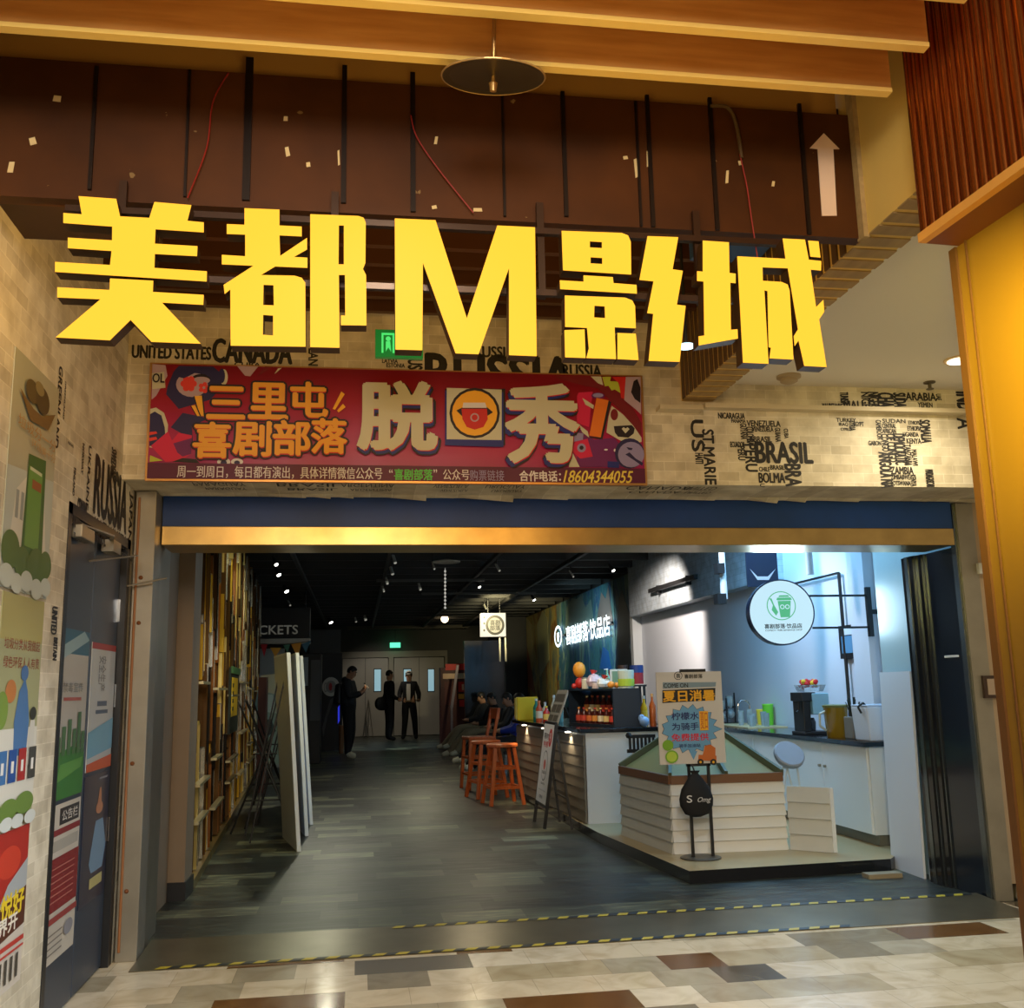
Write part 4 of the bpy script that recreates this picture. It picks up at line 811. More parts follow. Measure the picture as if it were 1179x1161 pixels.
MB().box(-.035, .035, -.005, .005, -.07, .07).build('case', M_BLACKG, tp, local=True, bevel=.002); tp.rotation_euler = (-.7, 0, math.radians(75))
MB().box(-.03, .03, .005, .0065, -.06, .06).build('screen', em('phone_screen', (1, .75, .45), 1.5), tp, local=True)
p2 = fl(448, 853.5)
def ex2(t):
    MB().lathe((-.02, .20, .92), [(.12, -.09), (.17, -.05), (.17, .05), (.12, .09)], 18, axis=(1, .2, 0)).build('shoulder_bag', M_BLACK, t, True, local=True)
    MB().tube([(-.02, .18, 1.05), (-.13, .12, 1.3), (-.1, -.02, 1.48), (.1, -.12, 1.3), (.16, .0, 1.05)], .012).build('strap', M_BLACK, t, local=True)
person('standing person in dark suit with round shoulder bag, seen from side', p2, math.radians(105), dict(wL=(.2, -.18, 1.02), hL=(.19, -.25, 1.03), wR=(-.2, -.16, 1.02), hR=(-.19, -.23, 1.03)), M_JKT, M_TRO, M_BLACK, scale=1.08, extra=ex2)
p3 = fl(471, 851.5)
def ex3(t):
    MB().add([(-.05, -.128, 1.42), (.05, -.128, 1.42), (.055, -.145, 1.2), (.045, -.135, 1.0), (-.045, -.135, 1.0), (-.055, -.145, 1.2)], [(0, 5, 4, 3, 2, 1)]).build('shirt_front', mat('white_shirt', rgb(226, 220, 210), .7), t, local=True)
    MB().box(-.1, .1, -.137, -.125, .965, .99).build('belt', pm(150, 120, 80), t, local=True)
person('standing person in pale cap, dark suit and white shirt', p3, math.radians(-8), dict(eL=(.26, .02, 1.15), wL=(.27, -.14, .98), hL=(.25, -.2, .99), eR=(-.25, .02, 1.15), wR=(-.24, -.15, 1.0), hR=(-.2, -.2, 1.0), aL=(.17, .02, .09), tL=(.2, -.13, .04), kL=(.15, -.02, .49), aR=(-.14, .02, .09), tR=(-.16, -.13, .04)), M_JKT, M_TRO, M_BLACK, hair='cap', scale=1.06, extra=ex3)
SIT = dict(pel=(0, 0, .50), sp=(0, .06, .67), ch=(0, .10, .86), nk=(0, .10, 1.01), hb=(0, .06, 1.09), ht=(0, .04, 1.2), ns=(0, -.04, 1.08), sL=(.17, .09, .95), eL=(.23, -.04, .70), wL=(.14, -.25, .66), hL=(.10, -.31, .66), sR=(-.17, .09, .95), eR=(-.23, -.04, .70), wR=(-.14, -.25, .66), hR=(-.10, -.31, .66),
    pL=(.09, -.06, .49), kL=(.13, -.46, .50), aL=(.14, -.72, .12), tL=(.15, -.86, .10), pR=(-.09, -.06, .49), kR=(-.13, -.46, .48), aR=(-.16, -.80, .10), tR=(-.17, -.94, .08))
def chair_for(lab, loc, rz):
    t = thing('waiting_chair', lab, 'chair', loc, rz)
    MB().box(-.24, .24, -.22, .24, .30, .345).build('seat', M_BLACK, t, bevel=.015, local=True)
    MB().hexa([(-.23, .235, .33), (.23, .235, .33), (.23, .275, .33), (-.23, .275, .33), (-.23, .33, .95), (.23, .33, .95), (.23, .37, .95), (-.23, .37, .95)]).build('backrest', mat('navy_chair_back', rgb(24, 36, 74), .5), t, bevel=.012, local=True)
    for x in (-.2, .2):
        for y in (-.18, .2): MB().cyl((x, y, 0), (x, y, .30), .013).build('leg', M_CHROME, t, local=True)
for k, (x, y, rz, lab, tp_, tr, sh_) in enumerate([(2.62, 18.2, -88, 'seated person in dark jacket with khaki trousers nearest the stools', M_BLACK, M_JKT, M_SHOEW), (2.6, 20.2, -80, 'seated person with legs stretched out in khaki trousers', M_JKT, M_KHAKI, M_SHOEW), (2.68, 22.6, -84, 'seated person farthest back with pale trousers by red display', M_JKT2, M_KHAKI, M_SHOEW), (2.55, 16.4, -95, 'seated person in blue and grey top beside bar end', mat('blue_cloth', rgb(26, 50, 150), .7), M_TRO, M_SHOEW)]):
    chair_for('dark waiting chair under the ' + lab.replace('seated person', 'sitter').replace('nearest the stools', 'near stools'), (x, y, 0), math.radians(rz))
    person(lab, (x, y, -.0), math.radians(rz), SIT, tp_, tr, sh_)

# ================================================================== SHOP: LEFT SIDE
GU = (gB-gA).normalized(); GN = Vector((GU.y, -GU.x, 0)); LEN = (gB-gA).length
cols_g = [mat('bright_gold', rgb(208, 168, 52), .28, .8), mat('silver_foil', rgb(196, 196, 186), .22, .9), mat('dark_bronze', rgb(88, 62, 28), .35, .7), mat('pale_gold', rgb(226, 208, 130), .3, .7), mat('copper_brown', rgb(140, 88, 40), .35, .7), mat('black_bronze', rgb(34, 28, 20), .25, .6)]
npan = 6
labs = ['nearest the entrance, with low bars', 'second from the entrance', 'behind the yellow notice', 'beside the tripod frames', 'second from the far end', 'farthest from the entrance']
for k in range(npan):
    s0, s1 = LEN*(k/npan)**1.15+.02, LEN*((k+1)/npan)**1.15-.02
    fr = Fr(gA, GU, (0, 0, 1)); t = thing('relief_panel', 'gold and silver metallic relief wall panel '+labs[k], 'wall panel', gA+GU*s0, group='metallic relief wall panels')
    def clip_add(): pass
    mb = MB(); u = s0
    while u < s1-.03:
        wd = random.uniform(.03, .09)*(1+.35*k/2); z = .08
        while z < 3.0:
            h = random.uniform(.25, 1.1); z2 = min(3.2, z+h); sl = random.uniform(-.03, .03); dpt = random.uniform(.015, .07)
            uu = min(u+wd, s1)
            mb.hexa([fr.p(u, z, dpt), fr.p(uu, z+sl, dpt*.8), fr.p(uu, z+sl, 0), fr.p(u, z, 0), fr.p(u, z2, dpt*.9), fr.p(uu, z2+sl, dpt*.7), fr.p(uu, z2+sl, 0), fr.p(u, z2, 0)], random.choice([0, 1, 1, 2, 2, 3, 4, 2, 5, 5])); z = z2+.01
        u += wd+.004
    mb.build('strips', cols_g, t)
    for z in (random.uniform(.6, .9), random.uniform(1.3, 1.5), random.uniform(.3, .5)): MB().fbox(fr, s0+.02, s0+(s1-s0)*random.uniform(.4, .8), z, z+.02, .06, .11).build('shelf_bar', mat('pale_metal_bar', rgb(190, 180, 140), .3, .7), t)
    MB().fbox(fr, s0, s1, 0, .07, 0, .09).build('plinth', mat('brass_plinth', rgb(140, 120, 70), .35, .7), t)
frg = Fr(gA, GU, (0, 0, 1))
t = thing('yellow_notice', 'yellow notice with dark heading fixed on the relief wall', 'notice', gA+GU*3.2)
MB().fbox(frg, 3.0, 4.3, .95, 1.62, .08, .10).build('board', pm(30, 44, 34), t)
nb = MB().fbox(frg, 3.15, 4.05, 1.12, 1.52, .10, .105, 0)
for i in range(4): nb.fbox(frg, 3.22, 3.4, 1.18+i*.08, 1.22+i*.08, .105, .107, 1)
nb.build('sheet', [pm(236, 196, 30), pm(60, 50, 20)], t)
MB().fbox(frg, 3.0, 4.3, 1.56, 1.63, .10, .115).build('header', pm(70, 120, 70), t)
# leaning display boards
bd = None
for k, (a, b, tz, col, lab) in enumerate([((329, 964), (346, 981), 755, pm(206, 206, 196, .35), 'tall pale board standing in front, nearest of the stored boards'), ((330, 935), (355, 963), 757, pm(176, 186, 214, .35), 'middle lilac edged board of the stored boards'), ((338, 925), (360, 950), 760, pm(190, 202, 224, .35), 'rear bluish board of the stored boards')]):
    A0, B0 = fl(*a), fl(*b); Bt = dp(326+6*k, tz, (A0.y+B0.y)/2+.35); d = (B0-A0); d.z = 0; n_ = Vector((d.y, -d.x, 0)).normalized()*.03
    up = Vector((Bt.x-(A0.x+B0.x)/2, .35, Bt.z)); up.x = min(max(up.x, -.25), .25)
    t = thing('display_board', lab, 'board', (A0+B0)/2, group=None)
    P = [A0, B0, B0+n_, A0+n_]; MB().hexa([*P, *[p+up for p in P]]).build('panel', col, t)
    e2 = [A0+n_, B0+n_]; 
    MB().bar(B0+n_*.5, B0+n_*.5+up, .034, .02).bar(B0+up+n_*.5, A0+up+n_*.5, .034, .02).build('edge_trim', pm(228, 228, 220), t)
    for j, sgn in enumerate((0, 1)): 
        st = A0*(.8-.5*sgn)+B0*(.2+.5*sgn)+up*.93; MB().bar(st-n_*.2, (st.x-.30-.05*k, st.y+.03, 0), .014, .014).build('prop_leg', M_BLACK, t)
# folded tripod frames in the middle
for k, (x, y, lab) in enumerate([(-1.0, 10.6, 'black crossed easel frame by the relief wall, nearer one'), (-1.12, 12.4, 'black crossed easel frame by the relief wall, farther one')]):
    t = thing('easel_frame', lab, 'easel', (x, y, 0)); m = MB()
    for dx0, dx1, dy in ((-.22, .28, -.1), (.34, -.12, .1), (-.12, .24, .25), (.4, -.2, -.2)): m.cyl((x+dx0, y+dy, 0), (x+dx1, y+dy*.2+.1, 1.28), .010, n=8)
    m.build('legs', M_BLACK, t); MB().cyl((x-.1, y, .30), (x+.30, y, .30), .008).cyl((x-.02, y+.05, .75), (x+.2, y+.05, .75), .008).build('crossbar', M_BLACK, t)
# stuff behind the boards
t = thing('standee', 'pale green cut-out standee behind the easel frames', 'standee', dp(308, 880, 15.5)*1)
fS = across(15.5)
def G(pts, y=15.5): return [(p.x, p.z) for p in (dp(a, b, y) for a, b in pts)]
z0 = 0.02
MB().poly(fS, [(x, max(z, .02)) for x, z in G([(299, 880), (322, 880), (324, 800), (316, 776), (300, 778), (294, 810)])], -.03, 0).build('cutout', pm(150, 176, 160), t)
s_ = MB(); s_.poly(fS, G([(300, 778), (316, 776), (322, 790), (318, 800), (302, 796)]), .002, None, 0).poly(fS, G([(300, 830), (312, 828), (318, 842), (308, 848)]), .002, None, 1).poly(fS, G([(304, 800), (314, 800), (320, 822), (306, 820)]), .003, None, 2)
s_.build('print', [pm(216, 210, 170), pm(50, 70, 66), pm(196, 214, 200)], t)
a, b = dp(296, 846, 14.6), dp(305, 780, 14.6)
tag(MB().box(a.x, b.x+.02, 14.6, 14.9, 0, b.z).build('wooden_crate', pm(92, 40, 22)), 'reddish brown upright case beside the pale green standee', 'case')
# ticket counter sign
YT = 19.2
t = thing('ticket_sign', 'dark ticket counter sign with grey capital letters', 'sign', (dp(325, 735, YT).x, YT, dp(325, 735, YT).z))
a, b = dp(292, 735, YT), dp(357, 706, YT); MB().box(a.x-.3, b.x, YT, YT+.3, a.z, b.z+.1).build('board', M_BLACK, t)
fT = across(YT-.002); l0, l1 = dp(290, 731, YT), dp(343, 720, YT); mt_ = MB(); mt_.text('TICKETS', fT, l0.x-.1, l0.z, l1.x, l1.z, .003, 0, 0, .02); mt_.build('lettering', mat('grey_letters', rgb(130, 128, 116), .5, emit=rgb(130, 128, 116), es=.25), t)
a, b = dp(298, 742, YT), dp(357, 735, YT); MB().box(a.x-.3, b.x, YT-.1, YT+.2, a.z, b.z-.005).build('soffit', pm(190, 186, 170), t)
for x in (a.x-.1, b.x-.1): MB().cyl((x, YT+.1, b.z+.3), (x, YT+.1, 3.42), .012).build('hanger', M_BLACK, t)
fl_ = [((300, 742), (308, 742), (304, 757), (200, 40, 50)), ((311, 746), (324, 746), (317, 757), (236, 170, 60)), ((326, 743), (334, 742), (331, 752), (90, 150, 120)), ((335, 742), (347, 740), (343, 758), (236, 160, 50)), ((347, 742), (358, 738), (352, 752), (60, 110, 130))]
for k, (a, b, c, col) in enumerate(fl_):
    tag(MB().poly(across(18.9), G([a, b, c], 18.9), -.004, 0).build('pennant', pm(*col)), ['small red', 'orange, left', 'green', 'orange, right', 'teal'][k] + ' pennant hanging below the ticket sign', 'pennant', 'pennants below the ticket sign')
tag(MB().tube([dp(296, 741, 18.91), dp(326, 743, 18.91), dp(360, 738, 18.91)], .006).build('pennant_string', M_BLACK), 'thin string carrying the coloured pennants', 'string')
a, b = dp(300, 790, 19), dp(326, 746, 19)
tag(MB().box(a.x-.4, b.x, 19.3, 19.4, .0, b.z).build('counter_backdrop', pm(170, 180, 180)), 'pale panel behind the pennants', 'panel')
a, b = dp(343, 790, 20), dp(357, 755, 20); t = thing('cabinet', 'dark upright cabinet with grey panel left of standing people', 'cabinet', (dp(360, 800, 20).x, 20.3, 0))
c0, c1 = dp(343, 800, 20), dp(370, 753, 20); MB().box(c0.x, c1.x, 20, 20.6, 0, c1.z).build('body', M_BLACK, t, bevel=.01); d0, d1_ = dp(357, 830, 20), dp(369, 760, 20); MB().box(d0.x, d1_.x, 19.98, 20, d0.z, d1_.z).build('panel', pm(84, 84, 82), t)
d0, d1_ = dp(344, 790, 20), dp(355, 757, 20); MB().box(d0.x, d1_.x, 19.975, 20, d0.z, d1_.z).build('label_plate', pm(156, 170, 176), t)
YG = 24.0; fG = across(YG-.01)
t = thing('rollup_banner', 'black banner with white ring and red centre beside grey doors', 'banner', (dp(382, 800, YG).x, YG, 0))
a, b = dp(369, 800, YG), dp(394, 752, YG); MB().box(a.x, b.x, YG, YG+.05, 0, b.z).build('panel', M_BLACK, t)
g = MB(); c = dp(381, 791, YG); g.disc(fG, c.x, c.z, .20, .22, .001, 0).disc(fG, c.x, c.z, .12, .14, .002, 1).disc(fG, c.x-.01, c.z, .04, .09, .003, 2); g.poly(fG, G([(372, 850), (371, 838), (380, 806), (386, 802), (377, 826)], YG), .0005, None, 3); g.text('G', fG, c.x-.16, c.z-.12, c.x-.09, c.z+.1, .004, 1, 0, .02)
g.poly(fG, G([(389, 815), (391, 812), (391, 830), (389, 834)], YG), .001, None, 4)
g.build('print', [pm(214, 208, 196), pm(150, 146, 140), pm(170, 40, 36), pm(84, 84, 84), mat('blue_strip', rgb(40, 50, 190), .4, emit=rgb(50, 60, 230), es=.6)], t)
a = dp(393, 850, 23); tag(MB().cyl((a.x, 23, 0), (a.x, 23, .60), .05, .06, 16).build('wooden_post', pm(150, 100, 56)), 'short round wooden post behind the person in white shoes', 'post')

# ================================================================== BACK WALL
YK = 30.58
t = thing('double_doors', 'grey double doors with narrow windows on the back wall', 'door', (dp(452, 850, YK).x, YK-.1, 0))
a, b = dp(393, 760, YK-.1), dp(512, 760, YK-.1); xs = [a.x+.06, (a.x+b.x)/2-.75 + .0, (a.x+b.x)/2, b.x-.06]; H_ = a.z+.05
xm = dp(451, 800, YK-.1).x
MB().box(a.x-.05, b.x+.08, YK-.14, YK, H_, H_+.18).box(a.x-.05, a.x+.02, YK-.14, YK, 0, H_).box(b.x, b.x+.08, YK-.14, YK, 0, H_).box(xm-.09, xm+.05, YK-.14, YK, 0, H_).build('frame', mat('pale_frame', rgb(140, 134, 118), .5), t)
for k, (x0, x1) in enumerate(((a.x+.04, xm-.11), (xm+.07, b.x-.02))):
    lf = MB().box(x0, x1, YK-.1, YK-.04, .02, H_-.02).build('leaf', M_GREYDOOR, t); mid = (x0+x1)/2
    MB().box(mid-.006, mid+.006, YK-.103, YK-.1, .02, H_-.02).build('seam', M_BLACK, lf)
    for px in ((431, 438.5),) if k == 0 else ((465, 473), (493, 499.5)):
        w0, w1 = dp(px[0], 796, YK-.1), dp(px[1], 771, YK-.1); MB().box(w0.x-.02, w1.x+.02, YK-.105, YK-.1, w0.z-.03, w1.z+.03).build('window_frame', M_BLACK, lf); MB().box(w0.x, w1.x, YK-.112, YK-.106, w0.z, w1.z).build('window', mat('lit_door_pane', rgb(120, 150, 160), .2, emit=rgb(140, 180, 192), es=.75), lf)
t = thing('exit_sign', 'small green exit sign glowing above the grey doors', 'exit sign', dp(455, 746, 30.2))
a, b = dp(449, 746, 30.2), dp(461, 740, 30.2); MB().box(a.x, b.x, 30.2, 30.25, a.z, b.z).build('face', em('exit_green', (.1, .9, .45), 1.6), t); MB().box((a.x+b.x)/2-.01, (a.x+b.x)/2+.01, 30.21, 30.23, b.z, 3.42).build('hanger', M_BLACK, t)
a, b = dp(392, 752, 30.4), dp(357, 722, 30.4); tag(MB().box(b.x, a.x, 30.3, 30.59, a.z, 3.15).build('duct_cover', pm(120, 124, 128)), 'grey box section high on the back wall above the banner', 'duct')
tag(MB().box(dp(400, 732, 30).x, dp(540, 732, 30).x, 30.0, 30.12, dp(400, 722, 30).z-.08, dp(400, 720, 30).z).build('conduit_run', mat('olive_conduit', rgb(90, 82, 60), .5)), 'horizontal conduit run high across the back wall', 'pipe')
t = thing('drying_rack', 'thin metal stand beside the grey doors', 'stand', fl(424, 848)*1); c = fl(424, 850)
m = MB(); m.cyl((c.x-.14, c.y, 0), (c.x, c.y, 1.1), .012).cyl((c.x+.14, c.y, 0), (c.x, c.y, 1.1), .012).cyl((c.x, c.y+.2, 0), (c.x, c.y, 1.1), .012).cyl((c.x-.1, c.y, .35), (c.x+.1, c.y, .35), .01); m.build('frame', M_STEEL, t)
# red goods display
YR = 24.5; fR = across(YR)
t = thing('snack_display', 'red and yellow snack display stand near the seated people', 'display stand', (dp(535, 840, YR).x, YR+.2, 0))
a, b = dp(508, 840, YR), dp(550, 768, YR); MB().box(a.x, b.x, YR+.05, YR+.5, 0, b.z).build('case', pm(70, 18, 14), t)
g = MB(); R_ = lambda x0, y0, x1, y1, m_: g.rect(fR, dp(x0, y1, YR).x, dp(x0, y1, YR).z, dp(x1, y0, YR).x, dp(x1, y0, YR).z, -.04+.001*len(g.f), m_)
R_(513, 764, 559, 772, 0); R_(510, 775, 550, 782, 2); R_(526, 775, 550, 781, 4); R_(528, 785, 548, 797, 0); R_(532, 788, 537, 795, 2); R_(539, 788, 545, 795, 2); R_(549, 783, 562, 800, 4); R_(552, 785, 558, 790, 5); R_(528, 799, 543, 805, 1); R_(529, 806, 540, 814, 0); R_(512, 785, 526, 812, 3)
g.build('goods', [pm(200, 36, 24), pm(222, 160, 50), pm(226, 190, 160), pm(90, 30, 24), pm(176, 170, 150), pm(80, 130, 130)], t)
a, b = dp(524, 840, 23.6), dp(529, 767, 23.6); tag(MB().bar(dp(520, 815, 23.6), dp(527, 766, 23.6), .06, .04).bar(dp(520, 815, 23.6), (dp(520, 815, 23.6).x, 23.6, 0), .05, .04).build('upright_pole', pm(150, 140, 150)), 'leaning pale pole left of the red snack display', 'pole')
a, b = dp(561, 800, 21), dp(597, 718, 21); t = thing('dark_kiosk', 'black kiosk panel with thin rails left of the mural', 'kiosk', (a.x, 21, 0))
MB().box(dp(548, 800, 21).x, dp(599, 800, 21).x, 23.2, 23.4, 0, dp(560, 738, 23.3).z).build('panel', M_BLACKG, t)
# ================================================================== CEILING LIGHTS OF THE SHOP
SPOTS = [(318, 650, 6, 1), (321, 662, 7, 1), (330, 681, 7, 1), (351, 707, 5, 1), (381, 717, 6, 1), (334, 697, 3, 0), (455, 648, 5, 0), (452, 661, 5, 0), (446, 672, 4, 0), (442, 681, 3, 0), (575, 657, 4, 0), (552, 676, 5, 1), (615, 691, 5, 1), (560, 701, 3, 0), (410, 716, 3, 0), (421, 714, 4, 0), (706, 657, 6, 1), (484, 679, 4, 0), (660, 664, 3, 0), (500, 655, 3, 0)]
for k, (x, y, r, on) in enumerate(SPOTS):
    p = fl(x, y, 3.06); rr = r/2/1150*p.y*.8
    t = thing('track_spotlight', 'small %s ceiling spotlight, %s' % ('lit' if on else 'unlit', ['nearest of the left row', 'second of the left row', 'third of the left row', 'fourth of the left row', 'far end of left row', 'between lit ones of left row', 'nearest of the middle row', 'second of the middle row', 'third of the middle row', 'fourth of the middle row', 'nearest the lightbox sign', 'in front of the lightbox sign', 'by the top of the mural', 'beside the lightbox sign', 'above the banner with ring', 'above the grey doors', 'above right end of the mural', 'right of middle row', 'above the mural sign', 'near the ceiling dish'][k]), 'spotlight', p, group='ceiling spotlights in the shop')
    ax = (Vector((.5 if x > 500 else (.25 if x > 400 else .5), -.35, -1))).normalized()
    MB().lathe(p-ax*.12, [(rr*.8, 0), (rr, .10), (rr, .12)], 12, axis=ax).build('housing', M_BLACK if on else mat('white_lamp_can', rgb(150, 150, 140), .4), t)
    MB().cyl(p-ax*.1, (p.x, p.y+.02, 3.42), .012).build('stem', M_BLACK, t)
    MB().lathe(p-ax*-.001, [(rr*.9, 0), (rr*.8, .012)], 12, axis=ax).build('lens', em('spot_lens_lit', (1, .96, .86), 9.) if on else mat('lens_dim', rgb(200, 196, 180), .3, emit=(1, .95, .8), es=.25), t)
p = fl(514, 648, 3.12); t = thing('ceiling_dish', 'pale flat dish hanging from shop ceiling', 'ceiling dish', p); MB().lathe(p, [(.19, 0), (.2, .015), (.03, .05)], 24).build('dish', pm(170, 164, 144), t, True); MB().cyl(p, (p.x, p.y, 3.42), .01).build('stem', M_BLACK, t)
p = dp(512, 713, 27); t = thing('warm_bulb', 'warm bare bulb glowing at the far end of ceiling', 'lamp', p); MB().ball(p, .10, 12).build('bulb', em('warm_bulb', (1, .72, .4), 8.), t, True); MB().cyl((p.x, p.y, p.z+.09), (p.x, p.y, 3.42), .015).build('stem', M_BLACK, t)
dt = MB()
for i in range(11):
    q = dp(512.5, 658+i*4.2, 16.); dt.ball(q, .02, 6)
    if i: dt.cyl(q0_, q, .004, n=5)
    q0_ = q
dt.cyl(dp(512.5, 658, 16), (dp(512.5, 658, 16).x, 16, 3.42), .004)
tag(dt.build('bead_string', mat('bead_white', rgb(170, 165, 150), .4, emit=(1, .95, .85), es=.4)), 'thin string of tiny beads hanging from the shop ceiling', 'bead string')
for i, (x, y, z0_, w_) in enumerate([(-1.0, 11, 3.12, 1.2), (.3, 16.6, 3.12, 1.8), (1.2, 19, 3.12, 2.2), (2.0, 13, 3.12, 1.4)]):
    t = thing('cable_tray', 'black cable tray under the ceiling, ' + ['above the relief wall', 'in the middle of hall', 'toward the back right', 'above the bar'][i], 'cable tray', (x, y, z0_)); MB().box(x, x+w_, y, y+.05, z0_, z0_+.04).build('tray', mat('grey_tray', rgb(84, 84, 78), .4), t)
    for xx in (x+.1, x+w_-.1): MB().cyl((xx, y+.02, z0_+.03), (xx, y+.02, 3.42), .008).build('rod', M_BLACK, t)
# lightbox sign
YLb = 21.; fB = across(YLb-.001)
t = thing('lightbox_sign', 'square lit sign with round dark emblem hanging near the mural', 'lightbox sign', (dp(567, 733, YLb).x, YLb, dp(567, 733, YLb).z))
a, b = dp(554, 733, YLb), dp(582, 706, YLb); MB().box(a.x, b.x, YLb, YLb+.2, a.z, b.z).build('box', em('cream_lit_face', (1, .90, .68), 1.0), t)
g = MB(); c = dp(570, 720, YLb); g.disc(fB, c.x, c.z, .20, .21, .002, 0).disc(fB, c.x, c.z, .15, .16, .003, 1); g.text('喜剧', fB, c.x-.11, c.z+.0, c.x+.11, c.z+.11, .004, 0, 0, .03).text('部落', fB, c.x-.11, c.z-.11, c.x+.11, c.z-.005, .004, 0, 0, .03)
for yy in (711, 718, 726): q = dp(557.5, yy, YLb); g.disc(fB, q.x, q.z, .02, .025, .002, 0)
g.build('print', [M_BLACK, em('pale_yellow_disc', (1, .86, .5), .8)], t); q = dp(568, 706, YLb); MB().cyl((q.x-.1, YLb+.1, b.z), (q.x-.1, YLb+.1, 3.42), .012).cyl((q.x+.15, YLb+.1, b.z), (q.x+.15, YLb+.1, 3.42), .012).build('hanger', M_BLACK, t)
q = dp(575, 735, YLb); tag(MB().box(q.x, q.x+.03, YLb+.05, YLb+.08, dp(575, 762, YLb).z, a.z).box(q.x+.12, q.x+.15, YLb+.05, YLb+.08, dp(575, 762, YLb).z, a.z).build('hanging_tubes', pm(200, 196, 180)), 'two thin pale tubes hanging under the lightbox sign', 'tube')

# ================================================================== MURAL AND NEON SIGN
YW0, YW1 = 15.98, 26.8
t = thing('mural', 'painted mountain scene boards in ochre and teal along the right wall', 'mural', (XW, 21, .0))
ys = [YW0, 17.3, 19.4, 21.9, 24.0, YW1]
for a, b in zip(ys, ys[1:]): MB().box(XW-.05, XW-.001, a+.025, b-.025, .9, 3.2).build('board', M_MURAL, t)
def SW(px, py, x=XW-.06): p = sd(px, py, x); return -p.y, p.z
fW = right_face(XW-.06)
ROCKC = [pm(22, 38, 50), pm(104, 128, 122), pm(120, 100, 92), pm(28, 84, 140), pm(150, 140, 90), pm(130, 132, 96), pm(120, 60, 30)]
for k, (pts, c) in enumerate([([(707, 800), (712, 690), (716, 680), (722, 700), (727, 715), (724, 745), (728, 760), (722, 800)], 0), ([(652, 700), (658, 680), (664, 690), (668, 672), (674, 700), (680, 690), (684, 720), (650, 730)], 1), ([(686, 720), (692, 682), (697, 690), (700, 675), (706, 720)], 2), ([(690, 770), (694, 745), (700, 750), (704, 772)], 3), ([(600, 705), (606, 700), (612, 720), (614, 760), (608, 790), (602, 780)], 4), ([(618, 720), (624, 700), (630, 712), (632, 760), (622, 780)], 5), ([(600, 790), (604, 745), (610, 760), (616, 800)], 6)]):
    MB().poly(fW, [(min(max(a, -26.7), -16.02), min(max(b, .92), 3.19)) for a, b in (SW(*p) for p in pts)], -.008, -.004+.0005*k, 0).build('painted_rock', ROCKC[c], t)
#pm(22, 38, 50), pm(104, 128, 122), pm(120, 100, 92), pm(28, 84, 140), pm(150, 140, 90), pm(130, 132, 96), pm(120, 60, 30)], t)
t = thing('neon_sign', 'white glowing round emblem and characters on the mural', 'neon sign', (XW-.1, 20, 2.0))
NE = em('neon_white', (.80, .95, 1.), 2.6); fN = right_face(XW-.12); nm = MB()
sx0, _ = SW(652, 730, XW-.12); sx1, _ = SW(703, 730, XW-.12)
def nrow(s, p0, p1, ytop0, ybot0, rise):
    u0_, z0_ = SW(p0, ybot0, XW-.12); u1_, _z = SW(p1, ybot0, XW-.12); _, z1_ = SW(p0, ytop0, XW-.12)
    nm.text(s, fN, u0_, z0_, u1_, z1_, 0, 0, 0, .022)
nrow('喜剧部落·饮品店', 652, 703, 722, 743, 0)
nm.build('lettering', NE, t); nm = MB()
c = SW(642.5, 733, XW-.12); nm.poly(fN, [(c[0]+.42*math.cos(i*PI/15), c[1]+.24*math.sin(i*PI/15)) for i in range(30)], 0, None, 0, [[(c[0]+.33*math.cos(i*PI/15), c[1]+.18*math.sin(i*PI/15)) for i in range(30)]])
nm.poly(fN, [(c[0]-.12, c[1]+.08), (c[0]-.08, c[1]-.12), (c[0]+.08, c[1]-.12), (c[0]+.14, c[1]+.08)], 0)
nm.build('emblem_ring', NE, t); MB().fbox(fN, c[0]-.3, sx1, c[1]-.02, c[1]+.02, -.05, -.02).build('rail', M_BLACK, t)

# ================================================================== PLATFORM, BAR
pl = MB(); PP = [(2.02, 12.9), (2.10, 8.92), (2.27, 6.97), (3.80, 7.04), (3.99, 7.26), (XW-.001, 7.26), (XW-.001, 12.9)]
flat = Fr((0, 0, 0), (1, 0, 0), (0, 1, 0)); 
pl.poly(flat, PP, .0, .085, 0, ms=1)
o = struct(pl.build('floor_platform', [mat('tan_platform_top', rgb(176, 156, 116), .35, noise=.1), M_BLACKG]))
B0, B1 = Vector((2.13, 9.5, 0)), Vector((1.99, 12.7, 0)); BT = .955
t = thing('bar_counter', 'bar counter with horizontal plank front, black top and white end panel', 'counter', (2.4, 11, .085))
bu = (B0-B1).normalized(); fbar = Fr(B1, bu, (0, 0, 1)); bl = (B0-B1).length
m = MB(); hz = (BT-.06-.10)/8
for i in range(8): 
    z = .10+i*hz; m.hexa([fbar.p(0, z, .018), fbar.p(bl, z, .018), fbar.p(bl, z, 0), fbar.p(0, z, 0), fbar.p(0, z+hz-.004, .012), fbar.p(bl, z+hz-.004, .012), fbar.p(bl, z+hz-.004, 0), fbar.p(0, z+hz-.004, 0)])
m.build('plank_front', M_PLANK, t)
MB().hexa([(2.14, 9.5, .085), (2.98, 9.5, .085), (2.98, 12.7, .085), (2.0, 12.7, .085), (2.14, 9.5, BT-.04), (2.98, 9.5, BT-.04), (2.98, 12.7, BT-.04), (2.0, 12.7, BT-.04)]).build('end_panel', M_WHITE, t)
MB().hexa([(2.08, 9.47, BT-.04), (3.0, 9.47, BT-.04), (3.0, 12.75, BT-.04), (1.93, 12.75, BT-.04), (2.08, 9.47, BT), (3.0, 9.47, BT), (3.0, 12.75, BT), (1.93, 12.75, BT)]).build('worktop', M_BLACKG, t, bevel=.006)
